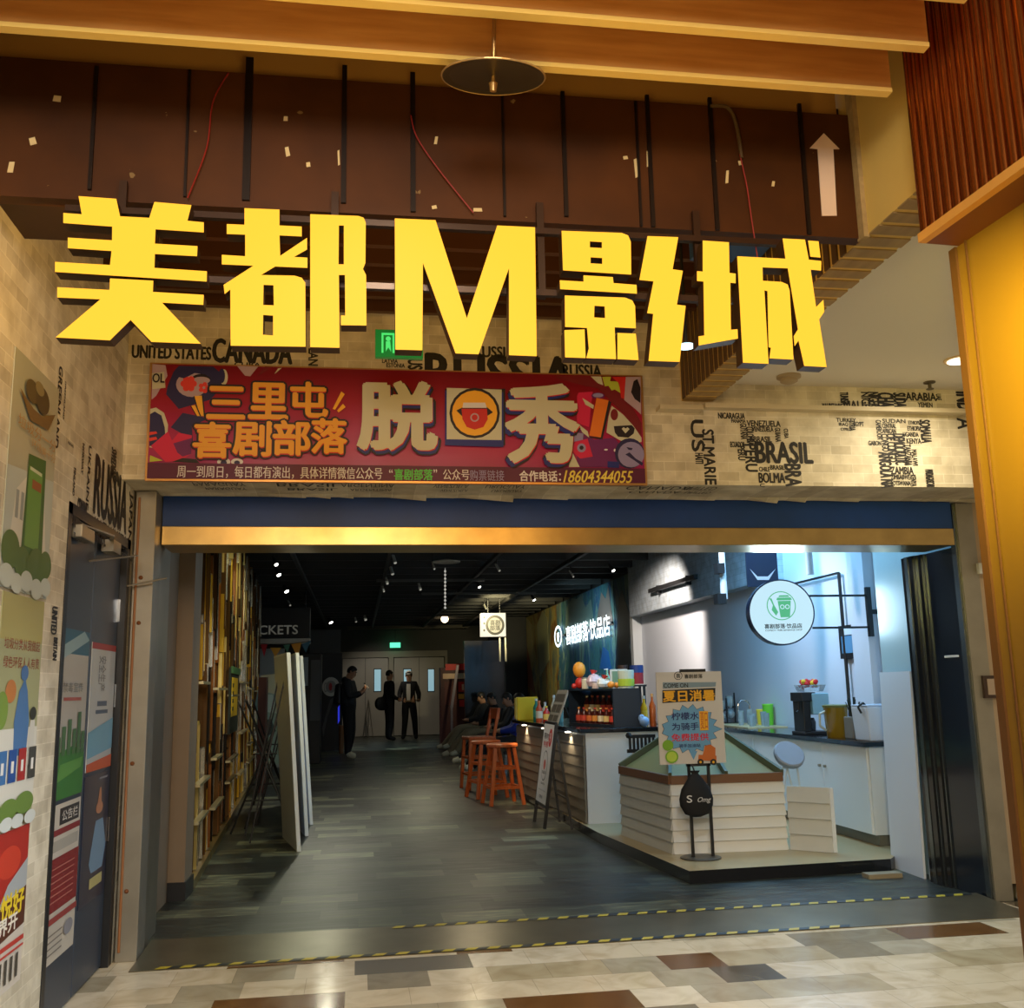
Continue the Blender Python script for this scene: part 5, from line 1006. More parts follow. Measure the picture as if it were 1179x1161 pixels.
for k in range(3):
    y = 9.95+k*1.05; x = 2.13-(y-9.5)*.044-.045
    lt = MB().cyl((x, y, BT-.052), (x, y, BT-.041), .03).build('counter_light', em('counter_lens', (1, .9, .7), 6.), t)
    light('SPOT', 'counter_light_beam', (x-.005, y, BT-.06), 7, (1, .86, .62), (x+.03, y, 0), .02, spot=120, blend=.7)
def onbar(px, py, z=BT): return fl(px, py, z)
A, B, C = onbar(650, 832), onbar(708, 839), onbar(737, 839)
A = Vector((2.22, 10.62, BT)); B = Vector((2.46, 9.64, BT)); C = Vector((2.72, 9.62, BT)); Dd = Vector((2.72, 10.62, BT))
t = thing('bottle_shelf', 'black open shelf box holding rows of bottles on the bar', 'shelf', (2.5, 10.1, BT)); Hs = .37; up = Vector((0, 0, 1))
def slab(mb, pts, z0, z1, m=0): mb.hexa([*[Vector((p.x, p.y, z0)) for p in pts], *[Vector((p.x, p.y, z1)) for p in pts]], m)
uS = (B-A); uS.z = 0; lS = uS.length; uS.normalize(); nS = Vector((-uS.y, uS.x, 0)); V3 = lambda v: Vector((v[0], v[1], 0))
Q0 = lambda u, w_: A+uS*u+nS*w_
m = MB(); slab(m, [B, C, Dd, A], BT+.001, BT+.02); slab(m, [B, C, Dd, A], BT+Hs-.02, BT+Hs); slab(m, [B, C, C+Vector((0, .02, 0)), B+uS*-.021], BT+.02, BT+Hs-.02); slab(m, [A, A+uS*.02, Q0(.02, .26), Q0(0, .26)], BT+.02, BT+Hs-.02); slab(m, [Q0(0, .26), Q0(lS-.02, .24), Q0(lS-.02, .25), Q0(0, .27)], BT+.02, BT+Hs-.02)
m.build('box', mat('navy_black_box', rgb(22, 34, 46), .4), t)
m = MB(); slab(m, [Q0(.03, .12), Q0(lS-.03, .12), Q0(lS-.03, .22), Q0(.03, .22)], BT+.0205, BT+.11); m.build('step', M_BLACK, t)
def bottle(lab, p, r, h, col, cap, group=None, lbl=None, body=None):
    t = thing('bottle', lab, 'bottle', p, group=group); m_ = body or pm(*col, .2)
    MB().lathe((0, 0, 0), [(r*.95, 0), (r, h*.03), (r, h*.6), (r*.4, h*.78), (r*.36, h*.9)], 12).build('glass', m_, t, True, local=True)
    MB().cyl((0, 0, h*.9), (0, 0, h), r*.42).build('cap', pm(*cap), t, local=True)
    if lbl: MB().lathe((0, 0, 0), [(r*1.02, h*.15), (r*1.02, h*.5)], 12).build('label', pm(*lbl), t, local=True)
    return t
cols = [(206, 60, 40), (214, 110, 50), (220, 190, 120), (200, 70, 50), (226, 210, 170), (190, 60, 40), (216, 140, 60)]
words = 'first second third fourth fifth sixth seventh'.split()
for row in range(2):
    for k in range(7):
        p_ = Q0(.10+(6-k)*.125, .07 if row == 0 else .17); x, y, z = p_.x, p_.y, BT+.021 if row == 0 else BT+.1105
        bottle('%s bottle, %s row of bar shelf, %s from right' % (['red', 'orange', 'cream', 'dark red', 'pale', 'brick red', 'amber'][k], 'front' if row == 0 else 'raised back', words[k]), (x, y, z), .034, .16 if row == 0 else .19, (70, 24, 18), cols[(k+row*3) % 7], 'bottles in the black bar shelf', cols[(k*2+row) % 7])
ZT = BT+Hs
# things on the shelf
def bag(lab, p, r, col, n=5):
    t = thing('plastic_bag', lab, 'bag', p); m = MB()
    for i in range(n): m.ball((random.uniform(-.4, .4)*r, random.uniform(-.3, .3)*r, r*.5+random.uniform(0, .35)*r), (r*.55, r*.5, r*.5), 8)
    m.build('sack', col, t, True, local=True); MB().cyl((0, 0, r*1.1), (.01, 0, r*1.45), .01, .04, 8).build('tie', pm(214, 60, 50), t, local=True)
def tt(px, py): p = fl(px, py, ZT); return p
t = thing('plush_toy', 'orange and red plush figure standing on the black shelf', 'toy', (2.33, 10.54, ZT)); MB().ball((0, 0, .06), (.05, .05, .06), 12, 0).ball((-.06, 0, .03), (.03, .03, .03), 8, 0).ball((.06, 0, .03), (.03, .03, .03), 8).build('body', pm(204, 44, 30), t, True, local=True); MB().ball((0, 0, .20), (.07, .06, .085), 12).build('head', pm(236, 150, 40), t, True, local=True)
bag('white and pink plastic bag beside the plush figure', (2.42, 10.30, ZT), .13, pm(214, 180, 180, .3)); bag('crumpled pale plastic bag in the middle of shelf top', (2.47, 10.02, ZT), .09, pm(220, 214, 200, .3))
t = thing('orange_fruit', 'orange round fruit pack on the shelf top', 'fruit', (2.50, 9.86, ZT)); MB().ball((0, 0, .035), (.04, .04, .035)).ball((.06, .02, .03), .03).build('fruit', pm(236, 150, 50), t, True, local=True)
t = thing('photo_frame', 'small white framed card on the shelf top', 'frame', (2.62, 10.0, ZT)); MB().box(-.09, .09, 0, .02, 0, .19).build('frame', pm(206, 206, 196), t, local=True); MB().box(-.07, .07, -.004, 0, .02, .17).build('picture', pm(110, 140, 110), t, local=True)
t = thing('tub', 'clear tub with lime green contents on the shelf top', 'tub', (2.62, 9.73, ZT)); MB().lathe((0, 0, 0), [(.07, 0), (.08, .13), (.082, .17), (.075, .175)], 16).build('tub', pm(196, 206, 190, .2), t, local=True); MB().lathe((0, 0, .02), [(.079, 0), (.083, .07)], 16).build('label', pm(170, 196, 60), t, local=True)
t = thing('small_bottle', 'small green pump bottle on the shelf top', 'bottle', (2.56, 10.25, ZT)); MB().lathe((0, 0, 0), [(.03, 0), (.03, .12), (.012, .15), (.012, .19)], 10).build('body', pm(120, 170, 140, .2), t, True, local=True); MB().box(-.03, .01, -.01, .01, .19, .2).build('pump', pm(220, 220, 220), t, local=True)
for k, (x, y, h, c, lab) in enumerate([(2.36, 10.42, .12, (230, 220, 190), 'short cream jar behind the plush figure'), (2.50, 10.42, .16, (90, 150, 140), 'teal canister at the back of shelf top'), (2.62, 10.5, .14, (236, 236, 230), 'white canister at far corner of shelf top'), (2.62, 10.3, .18, (210, 60, 50), 'red canister behind the green pump bottle'), (2.52, 10.14, .10, (240, 200, 90), 'small yellow jar near shelf top middle'), (2.40, 10.12, .07, (226, 200, 190), 'low pinkish jar at the front of shelf top')]):
    t = thing('jar', lab, 'jar', (x, y, ZT)); MB().lathe((0, 0, 0), [(.034, 0), (.036, .01), (.036, h*.8), (.03, h*.85)], 14).build('glass', pm(*c, .3), t, True, local=True); MB().cyl((0, 0, h*.85), (0, 0, h), .032).build('lid', pm(*[int(v*.6) for v in c]), t, local=True)
# coffee tins and shelf on the wall behind
for k, (px0, px1, col, top_) in enumerate([(712, 722, (196, 170, 130), (60, 40, 30)), (726, 740, (150, 30, 34), (26, 52, 110))]):
    a, b = dp(px0, 788, 10.4), dp(px1, 766, 10.4); r = (b.x-a.x)/2; x = (a.x+b.x)/2
    t = thing('coffee_tin', ['cream tin with dark lid on the rack on the bar', 'large tin with blue lid on the rack on the bar'][k], 'tin', (x, 10.4, a.z))
    MB().cyl((0, 0, 0), (0, 0, (b.z-a.z)*.6), r, n=18).build('tin', pm(*col), t, local=True); MB().cyl((0, 0, (b.z-a.z)*.6), (0, 0, b.z-a.z), r*1.03, n=18).build('lid', pm(*top_), t, local=True)
a = dp(712, 789, 10.4); b = dp(746, 838, 10.4)
t = thing('rack', 'black rack on the bar carrying two tins', 'rack', ((a.x+b.x)/2, 10.4, BT)); MB().box(a.x+.005, 2.995, 10.3, 10.5, a.z-.02, a.z-.001).build('shelf', M_BLACK, t); m = MB()
for x in (a.x+.03, 2.97):
    for y in (10.32, 10.48): m.box(x-.012, x+.012, y-.012, y+.012, BT+.001, a.z-.02)
m.build('posts', M_BLACK, t)
for k, (px, py, h, col, cap, lb) in enumerate([(726, 838, .30, (190, 40, 30), (220, 190, 170), (214, 120, 80)), (733, 838, .29, (226, 170, 30), (230, 220, 200), (240, 200, 60)), (740, 837, .31, (170, 80, 30), (200, 150, 90), None), (745, 838, .27, (150, 100, 50), (190, 170, 140), (220, 210, 190))]):
    bottle(['red', 'yellow', 'amber', 'brown'][k]+' sauce bottle on the bar beyond the black shelf', (2.775+.058*k, 9.98-.10*k, BT), .034, h, col, cap, None, lb)
t = thing('ice_bag', 'blue and white crumpled packet on the bar right end', 'packet', (2.74, 9.56, BT)); 
MB().ball((0, 0, .05), (.05, .04, .05), 10).ball((-.02, .02, .08), (.035, .03, .04), 8).build('packet', pm(140, 170, 206, .3), t, True, local=True)
# left side of the bar top
bx_ = 2.03
t = thing('yellow_box', 'bright yellow box on the far end of bar', 'box', (2.05, 12.35, BT)); MB().box(-.12, .14, -.05, .05, 0, .28).build('box', pm(240, 200, 20), t, local=True, bevel=.012); MB().box(-.14, -.12, -.05, .05, .02, .27).build('side', pm(200, 170, 60), t, local=True)
for k, (x, y, h, c, cp, lb) in enumerate([(2.14, 12.15, .26, (40, 130, 110), (230, 230, 230), (70, 160, 130)), (2.22, 12.0, .22, (226, 220, 200), (210, 200, 190), None), (2.12, 11.85, .24, (214, 90, 50), (230, 120, 60), (236, 220, 190)), (2.28, 11.75, .30, (196, 190, 170), (220, 220, 214), (206, 196, 150)), (2.16, 11.6, .18, (200, 50, 40), (230, 200, 60), (236, 190, 90)), (2.3, 11.5, .27, (120, 160, 150), (230, 230, 230), None)]):
    bottle(['green lotion', 'white', 'orange labelled', 'tall pale', 'short red', 'tall grey green'][k]+' bottle on the bar between yellow box and menu stand', (x, y, BT), .04, h, c, cp, 'bottles on the bar left of the menu', lb)
t = thing('menu_stand', 'leaning grey framed menu board on the bar', 'menu', (2.18, 11.05, BT)); 
MB().hexa([(-.07, -.28, 0), (-.05, -.28, 0), (-.05, .28, 0), (-.07, .28, 0), (.07, -.28, .36), (.09, -.28, .36), (.09, .28, .36), (.07, .28, .36)]).build('board', pm(150, 146, 136), t, local=True)
m = MB(); fm_ = Fr((-.071, 0, 0), (0, -1, 0), (.14, 0, .36))
for (a, b, c, d) in ((-.24, .03, -.02, .10), (.02, .03, .24, .10), (-.24, .13, -.02, .22), (.02, .13, .24, .22), (-.24, .25, .24, .34)): m.rect(fm_, a, b, c, d, .002, 0)
m.build('pages', pm(76, 70, 60), t, local=True); MB().bar((.07, .2, .34), (.2, .2, 0), .01, .01).bar((.07, -.2, .34), (.2, -.2, 0), .01, .01).build('prop', M_BLACK, t, local=True)

# ================================================================== STOOLS, CHAIR, A-FRAME
def stool(lab, x, y, rz, h=.70):
    t = thing('bar_stool', lab, 'stool', (x, y, 0), rz, 'orange wooden bar stools')
    MB().lathe((0, 0, h-.045), [(.17, 0), (.19, .01), (.19, .035), (.175, .045)], 26).build('seat', M_ORANGEWOOD, t, True, local=True)
    L4 = [(sx*.20, sy*.20) for sx in (-1, 1) for sy in (-1, 1)]
    for x_, y_ in L4: MB().bar((x_, y_, 0), (x_*.56, y_*.56, h-.045), .042, .042).build('leg', M_ORANGEWOOD, t, local=True, bevel=.004)
    m = MB()
    for z, f in ((.20, .165+.0), (.42, .15)):
        k = .20*(1-.44*z/(h-.045))
        for a, b in (((-k, -k), (k, -k)), ((-k, k), (k, k)), ((-k, -k), (-k, k)), ((k, -k), (k, k))): MB().bar((*a, z), (*b, z), .028, .032).build('rung', M_ORANGEWOOD, t, local=True)
    return t
stool('orange wooden bar stool nearest the A-frame sign', 1.71, 12.15, math.radians(8))
stool('orange wooden bar stool half hidden behind the nearest one', 1.62, 12.95, math.radians(15))
t = thing('bar_chair', 'orange wooden high chair with backrest, farthest of the stools', 'chair', (1.66, 14.1, 0), math.radians(-80), 'orange wooden bar chairs')
MB().box(-.19, .19, -.19, .19, .66, .70).build('seat', M_ORANGEWOOD, t, local=True, bevel=.008)
for sx in (-1, 1):
    MB().bar((sx*.20, -.2, 0), (sx*.16, -.16, .66), .042, .042).build('leg', M_ORANGEWOOD, t, local=True, bevel=.004)
    MB().bar((sx*.20, .26, 0), (sx*.16, .17, .70), .042, .042).bar((sx*.16, .17, .68), (sx*.17, .25, 1.08), .04, .04).build('leg', M_ORANGEWOOD, t, local=True, bevel=.004)
MB().box(-.17, .17, .23, .26, .93, 1.08).build('backrest', M_ORANGEWOOD, t, local=True, bevel=.006); m = MB()
for z in (.2, .42):
    for a, b in (((-.18, -.18), (.18, -.18)), ((-.18, .21), (.18, .21)), ((-.18, -.18), (-.18, .21)), ((.18, -.18), (.18, .21))): MB().bar((*a, z), (*b, z), .028, .03).build('rung', M_ORANGEWOOD, t, local=True)
# A-frame sign
t = thing('a_frame_sign', 'black A-frame pavement sign with white poster beside bar', 'sign', (2.03, 10.25, 0))
y0_, y1_ = 9.93, 10.50; zt_ = .99
def afp(y, z): return Vector((1.80+.15*z, y, z))
MB().bar(afp(y0_, 0), afp(y0_, zt_), .03, .025).bar(afp(y1_, 0), afp(y1_, zt_), .03, .025).bar(afp(y0_, .2), afp(y1_, .2), .025, .025).bar(afp(y0_, zt_), afp(y1_, zt_), .025, .03).build('front_frame', M_BLACK, t)
MB().bar((2.045, 9.80, 0), (1.955, 9.94, zt_-.1), .022, .022).bar((2.045, 10.4, 0), (1.955, 10.45, zt_-.1), .022, .022).bar((2.02, 9.84, .28), (2.02, 10.41, .28), .014, .014).bar((2.005, 9.86, .42), (2.005, 10.42, .42), .012, .012).build('rear_frame', M_BLACK, t)
fa = Fr(afp(y1_, 0)+Vector((-.012, 0, 0)), (0, -1, 0), afp(0, 1)-afp(0, 0)); W_ = y1_-y0_
m = MB().rect(fa, .015, .22, W_-.015, zt_-.0, .004, 0)
m.text('限时', fa, .10, .84, .34, .90, .005, 1, 0, .02).text('特惠', fa, .10, .76, .34, .82, .005, 2, 0, .02).disc(fa, .42, .86, .08, .09, .005, 2).text('9', fa, .39, .81, .45, .91, .006, 0, 0, .03)
m.disc(fa, W_/2, .58, .14, .15, .005, 3).disc(fa, W_/2, .58, .128, .138, .006, 0).disc(fa, W_/2, .59, .06, .05, .007, 4).text('饮品店', fa, W_/2-.09, .50, W_/2+.09, .53, .007, 1, 0, .01).text('喜剧部落', fa, W_/2-.1, .395, W_/2+.1, .415, .005, 1, 0, .01).text('WELCOME', fa, W_/2-.18, .335, W_/2+.18, .345, .005, 3).text('OPEN', fa, W_/2-.1, .26, W_/2+.06, .29, .005, 1, 0, .02)
m.build('poster_face', [pm(226, 222, 220), M_INK, pm(206, 50, 46), pm(110, 104, 100), pm(206, 110, 100)], t)

# ================================================================== ISLAND
t = thing('island_bin', 'white plank sided island bin with sloping olive top and brown rim', 'island counter', (2.8, 8.2, .085))
I0, I1, I2 = Vector((2.27, 8.75, 0)), Vector((2.38, 7.66, 0)), Vector((3.27, 7.62, 0)); I3 = Vector((3.30, 8.9, 0)); ZI = .66
def planks(mb, a, b, z0, z1, n):
    f_ = Fr(a, b-a, (0, 0, 1)); l_ = (b-a).length; h = (z1-z0)/n
    for i in range(n): z = z0+i*h; mb.hexa([f_.p(0, z, .016), f_.p(l_, z, .016), f_.p(l_, z, -.01), f_.p(0, z, -.01), f_.p(0, z+h-.003, .002), f_.p(l_, z+h-.003, .002), f_.p(l_, z+h-.003, -.01), f_.p(0, z+h-.003, -.01)])
m = MB(); planks(m, I0, I1, .086, ZI-.06, 6); m.build('left_side', M_PLANKDIM, t); m = MB(); planks(m, I1, I2, .086, ZI-.06, 6); planks(m, I2, I3, .086, ZI-.06, 6); m.build('front_side', mat('white_planks', rgb(222, 220, 212), .5), t)  # left planks darker than the front: side shading put into the colour
def zz(p, z): return Vector((p.x, p.y, z))
R0, R1 = Vector((2.78, 8.9, 0)), Vector((3.27, 8.9, 0)); ZR = .92
m = MB(); m.add([zz(I1, ZI-.03), zz(I2, ZI-.03), zz(R1, ZR-.03), zz(R0, ZR-.03), zz(I0, ZI-.03), zz(I0, .087), zz(I3, .087), zz(I3, ZR-.03)], [(0, 1, 2, 3), (0, 3, 4), (4, 3, 2, 7, 6, 5)]); m.build('tray', M_OLIVE, t)
m = MB()
for a, b in ((zz(I0, ZI-.03), zz(I1, ZI-.03)), (zz(I1, ZI-.03), zz(I2, ZI-.03))): m.bar(a, b, .035, .065)
m.build('rim', M_RIM, t); m = MB()
for a, b in ((zz(I2, ZI), zz(R1, ZR)), (zz(R0, ZR), zz(R1, ZR)), (zz(I0, ZI), zz(R0, ZR)), (zz(I1, ZI), zz(R0, ZR)), (zz(I1*.5+I2*.5, ZI), zz(R0*.4+R1*.6, ZR))): m.bar(a, b, .025, .05)
m.build('dividers', mat('olive_edge', rgb(86, 88, 62), .5), t)
t = thing('loose_flap', 'white planked flap panel standing right of the island bin', 'panel', (3.42, 7.5, .085)); m = MB(); planks(m, Vector((3.30, 7.62, 0)), Vector((3.54, 7.38, 0)), .087, .56, 4); m.build('planks', M_PLANKDIM, t); MB().bar((3.545, 7.38, .087), (3.545, 7.38, .555), .03, .02).build('edge', M_WHITE, t)
# poster stand
YS = 7.42; fS = across(YS)
t = thing('poster_stand', 'black pole stand holding a lemon water poster before the island', 'poster stand', (dp(808, 990, YS).x, YS, .085))
c = dp(808, 990, YS).x; a, b = dp(760, 881, YS), dp(830, 773, YS)
MB().lathe((c, YS+.02, .086), [(.15, 0), (.15, .008), (.13, .012)], 28).build('base', mat('grey_base', rgb(70, 68, 62), .4), t)
x0_, x1_ = dp(795, 900, YS).x, dp(817, 900, YS).x
MB().box(x0_-.012, x0_+.008, YS+.01, YS+.03, .09, a.z+.03).box(x1_-.008, x1_+.012, YS+.01, YS+.03, .09, a.z+.03).box(x0_-.02, x1_+.02, YS+.01, YS+.03, a.z-.02, a.z).build('poles', M_BLACK, t)
m = MB().fbox(fS, a.x, b.x, a.z, b.z, -.012, 0, 0); KW, KH = b.x-a.x, b.z-a.z; k_ = [0]
S6 = (8.29, 740, 760)
def kk(): k_[0] += 1; return .0004*k_[0]
def sp(pts, mi): m.poly(fS, [(p.x, p.z) for p in (dp(740+x/8.29, 760+y/8.29, YS) for x, y in pts)], kk(), None, mi)
def stx(s, x0, y0, x1, y1, mi, off=.02, slant=0): a_, b_ = dp(740+x0/8.29, 760+y1/8.29, YS), dp(740+x1/8.29, 760+y0/8.29, YS); m.text(s, fS, a_.x, a_.z, b_.x, b_.z, kk(), mi, 0, off, slant)
def sc(cx, cy, r, mi): sp([(cx+r*math.cos(i*PI/12), cy+r*math.sin(i*PI/12)) for i in range(24)], mi)
sc(338, 152, 40, 1); sc(338, 152, 34, 0); stx('喜', 318, 130, 358, 174, 1); stx('喜剧部落', 398, 135, 568, 178, 1, .03)
sp([(190, 215), (700, 212), (695, 255), (190, 275)], 2); stx('COME ON', 200, 222, 430, 268, 1, .03); stx('LEMON WATER', 445, 226, 680, 250, 2, .0)
sp([(186, 290), (692, 268), (690, 385), (186, 412)], 1); stx('夏日消暑', 196, 285, 682, 400, 3, .04)
N_ = 17; star = []
for i in range(2*N_):
    r_ = 1. if i % 2 == 0 else .82; an = PI*i/N_; rr = r_*(1.12 if i == 0 or i == N_ else 1.)
    star.append((452+270*rr*math.cos(an), 660+235*rr*math.sin(an)))
sp([(452+(x-452)*1.02, 660+(y-660)*1.02) for x, y in star], 1); sp(star, 4); sp([(440, 870), (520, 870), (484, 955)], 4)
stx('柠檬水', 275, 498, 530, 575, 5, .03); stx('为骑手', 280, 598, 530, 674, 5, .03); stx('免费提供', 275, 698, 625, 778, 6, .03); stx('骑手加油站', 345, 798, 548, 838, 5, .02)
sp([(535, 490), (620, 490), (625, 670), (545, 675)], 3); stx('夏日', 552, 500, 612, 660, 7, .01)
sc(238, 815, 52, 8); sc(275, 925, 62, 8); sc(275, 925, 48, 9)
# rider cartoon replaced by a plain orange scooter
sp([(590, 820), (640, 806), (690, 840), (690, 930), (560, 930), (580, 870)], 7); sp([(530, 905), (700, 915), (700, 965), (525, 960)], 7); sc(548, 975, 30, 1); sc(670, 975, 30, 1); sc(548, 975, 12, 3); sc(670, 975, 12, 3)
m.build('poster_face', [pm(206, 200, 192, .4), M_INK, pm(130, 150, 160), pm(236, 170, 30), pm(104, 158, 196), pm(24, 40, 96), pm(206, 36, 60), pm(196, 104, 40), pm(120, 170, 40), pm(180, 206, 70)], t)
q0_, q1_ = dp(783, 773, YS), dp(812, 769, YS); MB().box(q0_.x, q1_.x, YS-.004, YS+.02, b.z-.002, b.z+.02).build('clip', M_BLACK, t)
q = dp(801, 918, YS-.05); t = thing('hanging_bag', 'black round drawstring bag with white scribble hanging on poster stand', 'bag', (q.x, YS-.06, q.z-.14))
m = MB(); m.lathe((0, 0, 0), [(.03, 0), (.09, .02), (.125, .08), (.13, .13), (.11, .20), (.06, .27), (.025, .31), (.04, .33)], 20); 
bo = m.build('sack', mat('black_fabric', rgb(16, 16, 18), .8, noise=.4, bump=.5), t, True, local=True); bo.scale = (1, .42, 1)
m = MB(); f0 = across(0); m.text('Omg', Fr((0, -.058, 0), (1, 0, 0), (0, 0, 1)), -.01, .10, .09, .145, 0, 0, 0, .01, .4).text('S', Fr((0, -.056, 0), (1, 0, 0), (0, 0, 1)), -.09, .11, -.05, .16, 0, 0, 0, .02); m.build('lettering', pm(206, 206, 206), t, local=True)
MB().tube([(0, 0, .32), (-.01, .03, .37), (0, .08, .36)], .006).build('cord', M_BLACK, t, local=True)
# folding stools
def folding(lab, x, y, z, rz, cs, cl, slats=False):
    t = thing('folding_stool', lab, 'folding stool', (x, y, .085), rz); zt = z-.085
    if slats:
        m = MB().box(-.13, .13, -.012, .012, zt-.01, zt+.02).box(-.14, .14, -.012, .012, zt-.14, zt-.11)
        for i in range(7): m.box(-.12+i*.037, -.10+i*.037, -.01, .01, zt-.12, zt)
        m.ball((-.12, 0, zt+.015), .03, 8); m.build('seat', cs, t, local=True)
    else: MB().lathe((0, .0, zt-.02), [(.12, -.02), (.13, 0), (.13, .03), (.12, .04)], 26, axis=(.0, -.75, .65)).build('seat', cs, t, True, local=True)
    m = MB().tube([(-.10, 0, .002), (-.08, .02, zt-.12), (.08, .02, zt-.12), (.10, 0, .002)], .009).tube([(-.12, .06, .002), (.0, .05, zt-.12), (.12, .06, .002)], .008); m.build('legs', cl, t, local=True)
q = dp(737, 856, 9.2); folding('black slatted folding stool between bar end and island', q.x, 9.15, q.z+.06, 0, M_BLACK, M_CHROME, True)
q = dp(908, 872, 8.3); folding('grey round seated folding stool behind the flap panel', q.x, 8.3, q.z+.03, 0, pm(150, 152, 160), M_WHITE)

# ================================================================== BACK COUNTER
XC = 3.95; ZC = .875
t = thing('base_cabinets', 'white base cabinets with grey plinth along the right wall', 'cabinet', (4.25, 9.2, .085))
MB().box(XC+.02, XW-.001, 7.55, 12.2, .17, ZC-.035).build('carcass', M_WHITE, t); MB().box(XC+.06, XW-.001, 7.57, 12.2, .086, .17).build('plinth', mat('grey_plinth', rgb(110, 106, 94), .4), t)
yy_ = [7.56, 8.33, 9.1, 9.87, 10.64, 11.4, 12.18]
for k, (a, b) in enumerate(zip(yy_, yy_[1:])):
    d_ = MB().box(XC, XC+.019, a+.003, b-.003, .175, ZC-.04).build('door', M_WHITE, t, bevel=.002); yh = b-.05 if k % 2 == 0 else a+.05
    MB().cyl((XC, yh, .64), (XC-.02, yh, .64), .012).build('knob', M_STEEL, d_)
tag(MB().box(XC-.03, XW-.001, 7.50, 12.22, ZC-.034, ZC).build('worktop', M_BLACKG), 'black worktop running over the white base cabinets', 'worktop')
t = thing('base_cabinets', 'white cabinet run crossing behind the bar at the far end', 'cabinet', (3.7, 12.6, .085))
MB().box(3.06, XW-.001, 12.25, 12.85, .086, ZC-.02).build('carcass', M_WHITE, t); MB().box(3.04, XW-.001, 12.23, 12.86, ZC-.02, ZC).build('worktop', M_BLACKG, t)
def oc(px, py): return fl(px, py, ZC)
def at(px, y): return dp(px, 800, y).x
# coffee machine
t = thing('drink_machine', 'black and pale blue drink machine on the black worktop', 'drink machine', (4.10, 8.85, ZC))
MB().box(-.12, .13, -.14, .14, 0, .03).box(-.10, -.03, -.10, .12, .03, .36).box(-.12, .02, -.12, .12, .30, .38).build('body', M_BLACK, t, local=True, bevel=.006)
MB().box(-.02, .14, -.13, .13, .18, .37).build('water_box', mat('pale_blue_plastic', rgb(150, 200, 224), .3), t, local=True, bevel=.008); MB().lathe((.0, 0, .03), [(.05, 0), (.055, .08), (.04, .12)], 16).build('cup', M_BLACKG, t, True, local=True); MB().cyl((-.125, -.06, .22), (-.125, -.06, .30), .012).cyl((-.125, -.06, .22), (-.16, -.08, .20), .008).build('tap', M_BLACK, t, local=True)
t = thing('fruit_box', 'clear plastic box of red fruit on top of drink machine', 'fruit box', (4.13, 8.86, ZC+.385))
MB().hexa([(-.09, -.08, 0), (.09, -.08, 0), (.09, .08, 0), (-.09, .08, 0), (-.11, -.1, .06), (.11, -.1, .06), (.11, .1, .06), (-.11, .1, .06)]).build('box', mat('clear_plastic', (.8, .86, .88), .1, trans=.8), t, local=True)
m = MB()
for i in range(14): m.ball((random.uniform(-.07, .07), random.uniform(-.06, .06), .07+random.uniform(0, .025)), .024, 8, 0 if i % 4 else 1)
m.build('fruit', [pm(206, 30, 36), pm(226, 190, 40)], t, True, local=True)
t = thing('tea_pitcher', 'large clear pitcher of amber tea on the worktop', 'pitcher', (4.09, 8.30, ZC))
MB().lathe((0, 0, 0), [(.085, 0), (.09, .01), (.105, .25), (.108, .255)], 24).build('tea', mat('amber_tea', rgb(150, 118, 24), .08, spec=.6, coat=.6), t, True, local=True); MB().lathe((0, 0, .25), [(.108, 0), (.112, .02), (.09, .025)], 24).build('lid', pm(110, 110, 50), t, local=True)
MB().tube([(-.10, 0, .22), (-.15, 0, .20), (-.155, 0, .10), (-.10, 0, .06)], .010).build('handle', mat('pale_handle', rgb(190, 190, 170), .2), t, local=True)
t = thing('utensil_basket', 'grey basket with dark leafy utensils beside tea pitcher', 'basket', (4.11, 8.02, ZC))
MB().box(-.06, .07, -.07, .07, 0, .18).build('basket', pm(120, 112, 100), t, local=True, bevel=.008); m = MB()
for i in range(7): a = i*.9; m.bar((.02*math.cos(a), .02*math.sin(a), .17), (.06*math.cos(a), .05*math.sin(a), .30+.02*(i % 3)), .02, .006)
m.build('contents', pm(34, 40, 34), t, local=True)
t = thing('ice_bucket', 'white square ice container with dark handle at worktop end', 'container', (4.12, 7.69, ZC))
MB().hexa([(-.12, -.12, 0), (.14, -.12, 0), (.14, .12, 0), (-.12, .12, 0), (-.135, -.135, .27), (.155, -.135, .27), (.155, .135, .27), (-.135, .135, .27)]).build('body', pm(206, 206, 214, .4), t, local=True, bevel=.012); MB().box(-.135, .155, -.13, .13, .27, .285).build('lid', pm(190, 196, 214), t, local=True, bevel=.006); MB().tube([(-.14, -.05, .22), (-.165, -.05, .27), (-.12, -.05, .30), (-.10, -.05, .28)], .009).build('handle', M_BLACK, t, local=True)
t = thing('faucet', 'curved chrome faucet over the worktop sink', 'faucet', (4.45, 11.15, ZC+.0125)); m = MB(); pts = [(0, 0, 0), (0, 0, .2)]+[(-.07+.07*math.cos(a), 0, .2+.07*math.sin(a)) for a in [i*PI/8 for i in range(9)]]+[(-.14, 0, .15)]; m.tube(pts, .010); m.build('spout', M_CHROME, t, True, local=True); MB().bar((0, 0, .05), (.05, .0, .09), .015, .012).build('lever', M_CHROME, t, local=True)
tag(MB().box(4.08, 4.52, 10.3, 11.45, ZC, ZC+.012).build('drain_mat', pm(206, 186, 140)), 'tan draining mat on the black worktop', 'mat')
GL = mat('pale_glassware', rgb(200, 214, 216), .08, trans=.6)
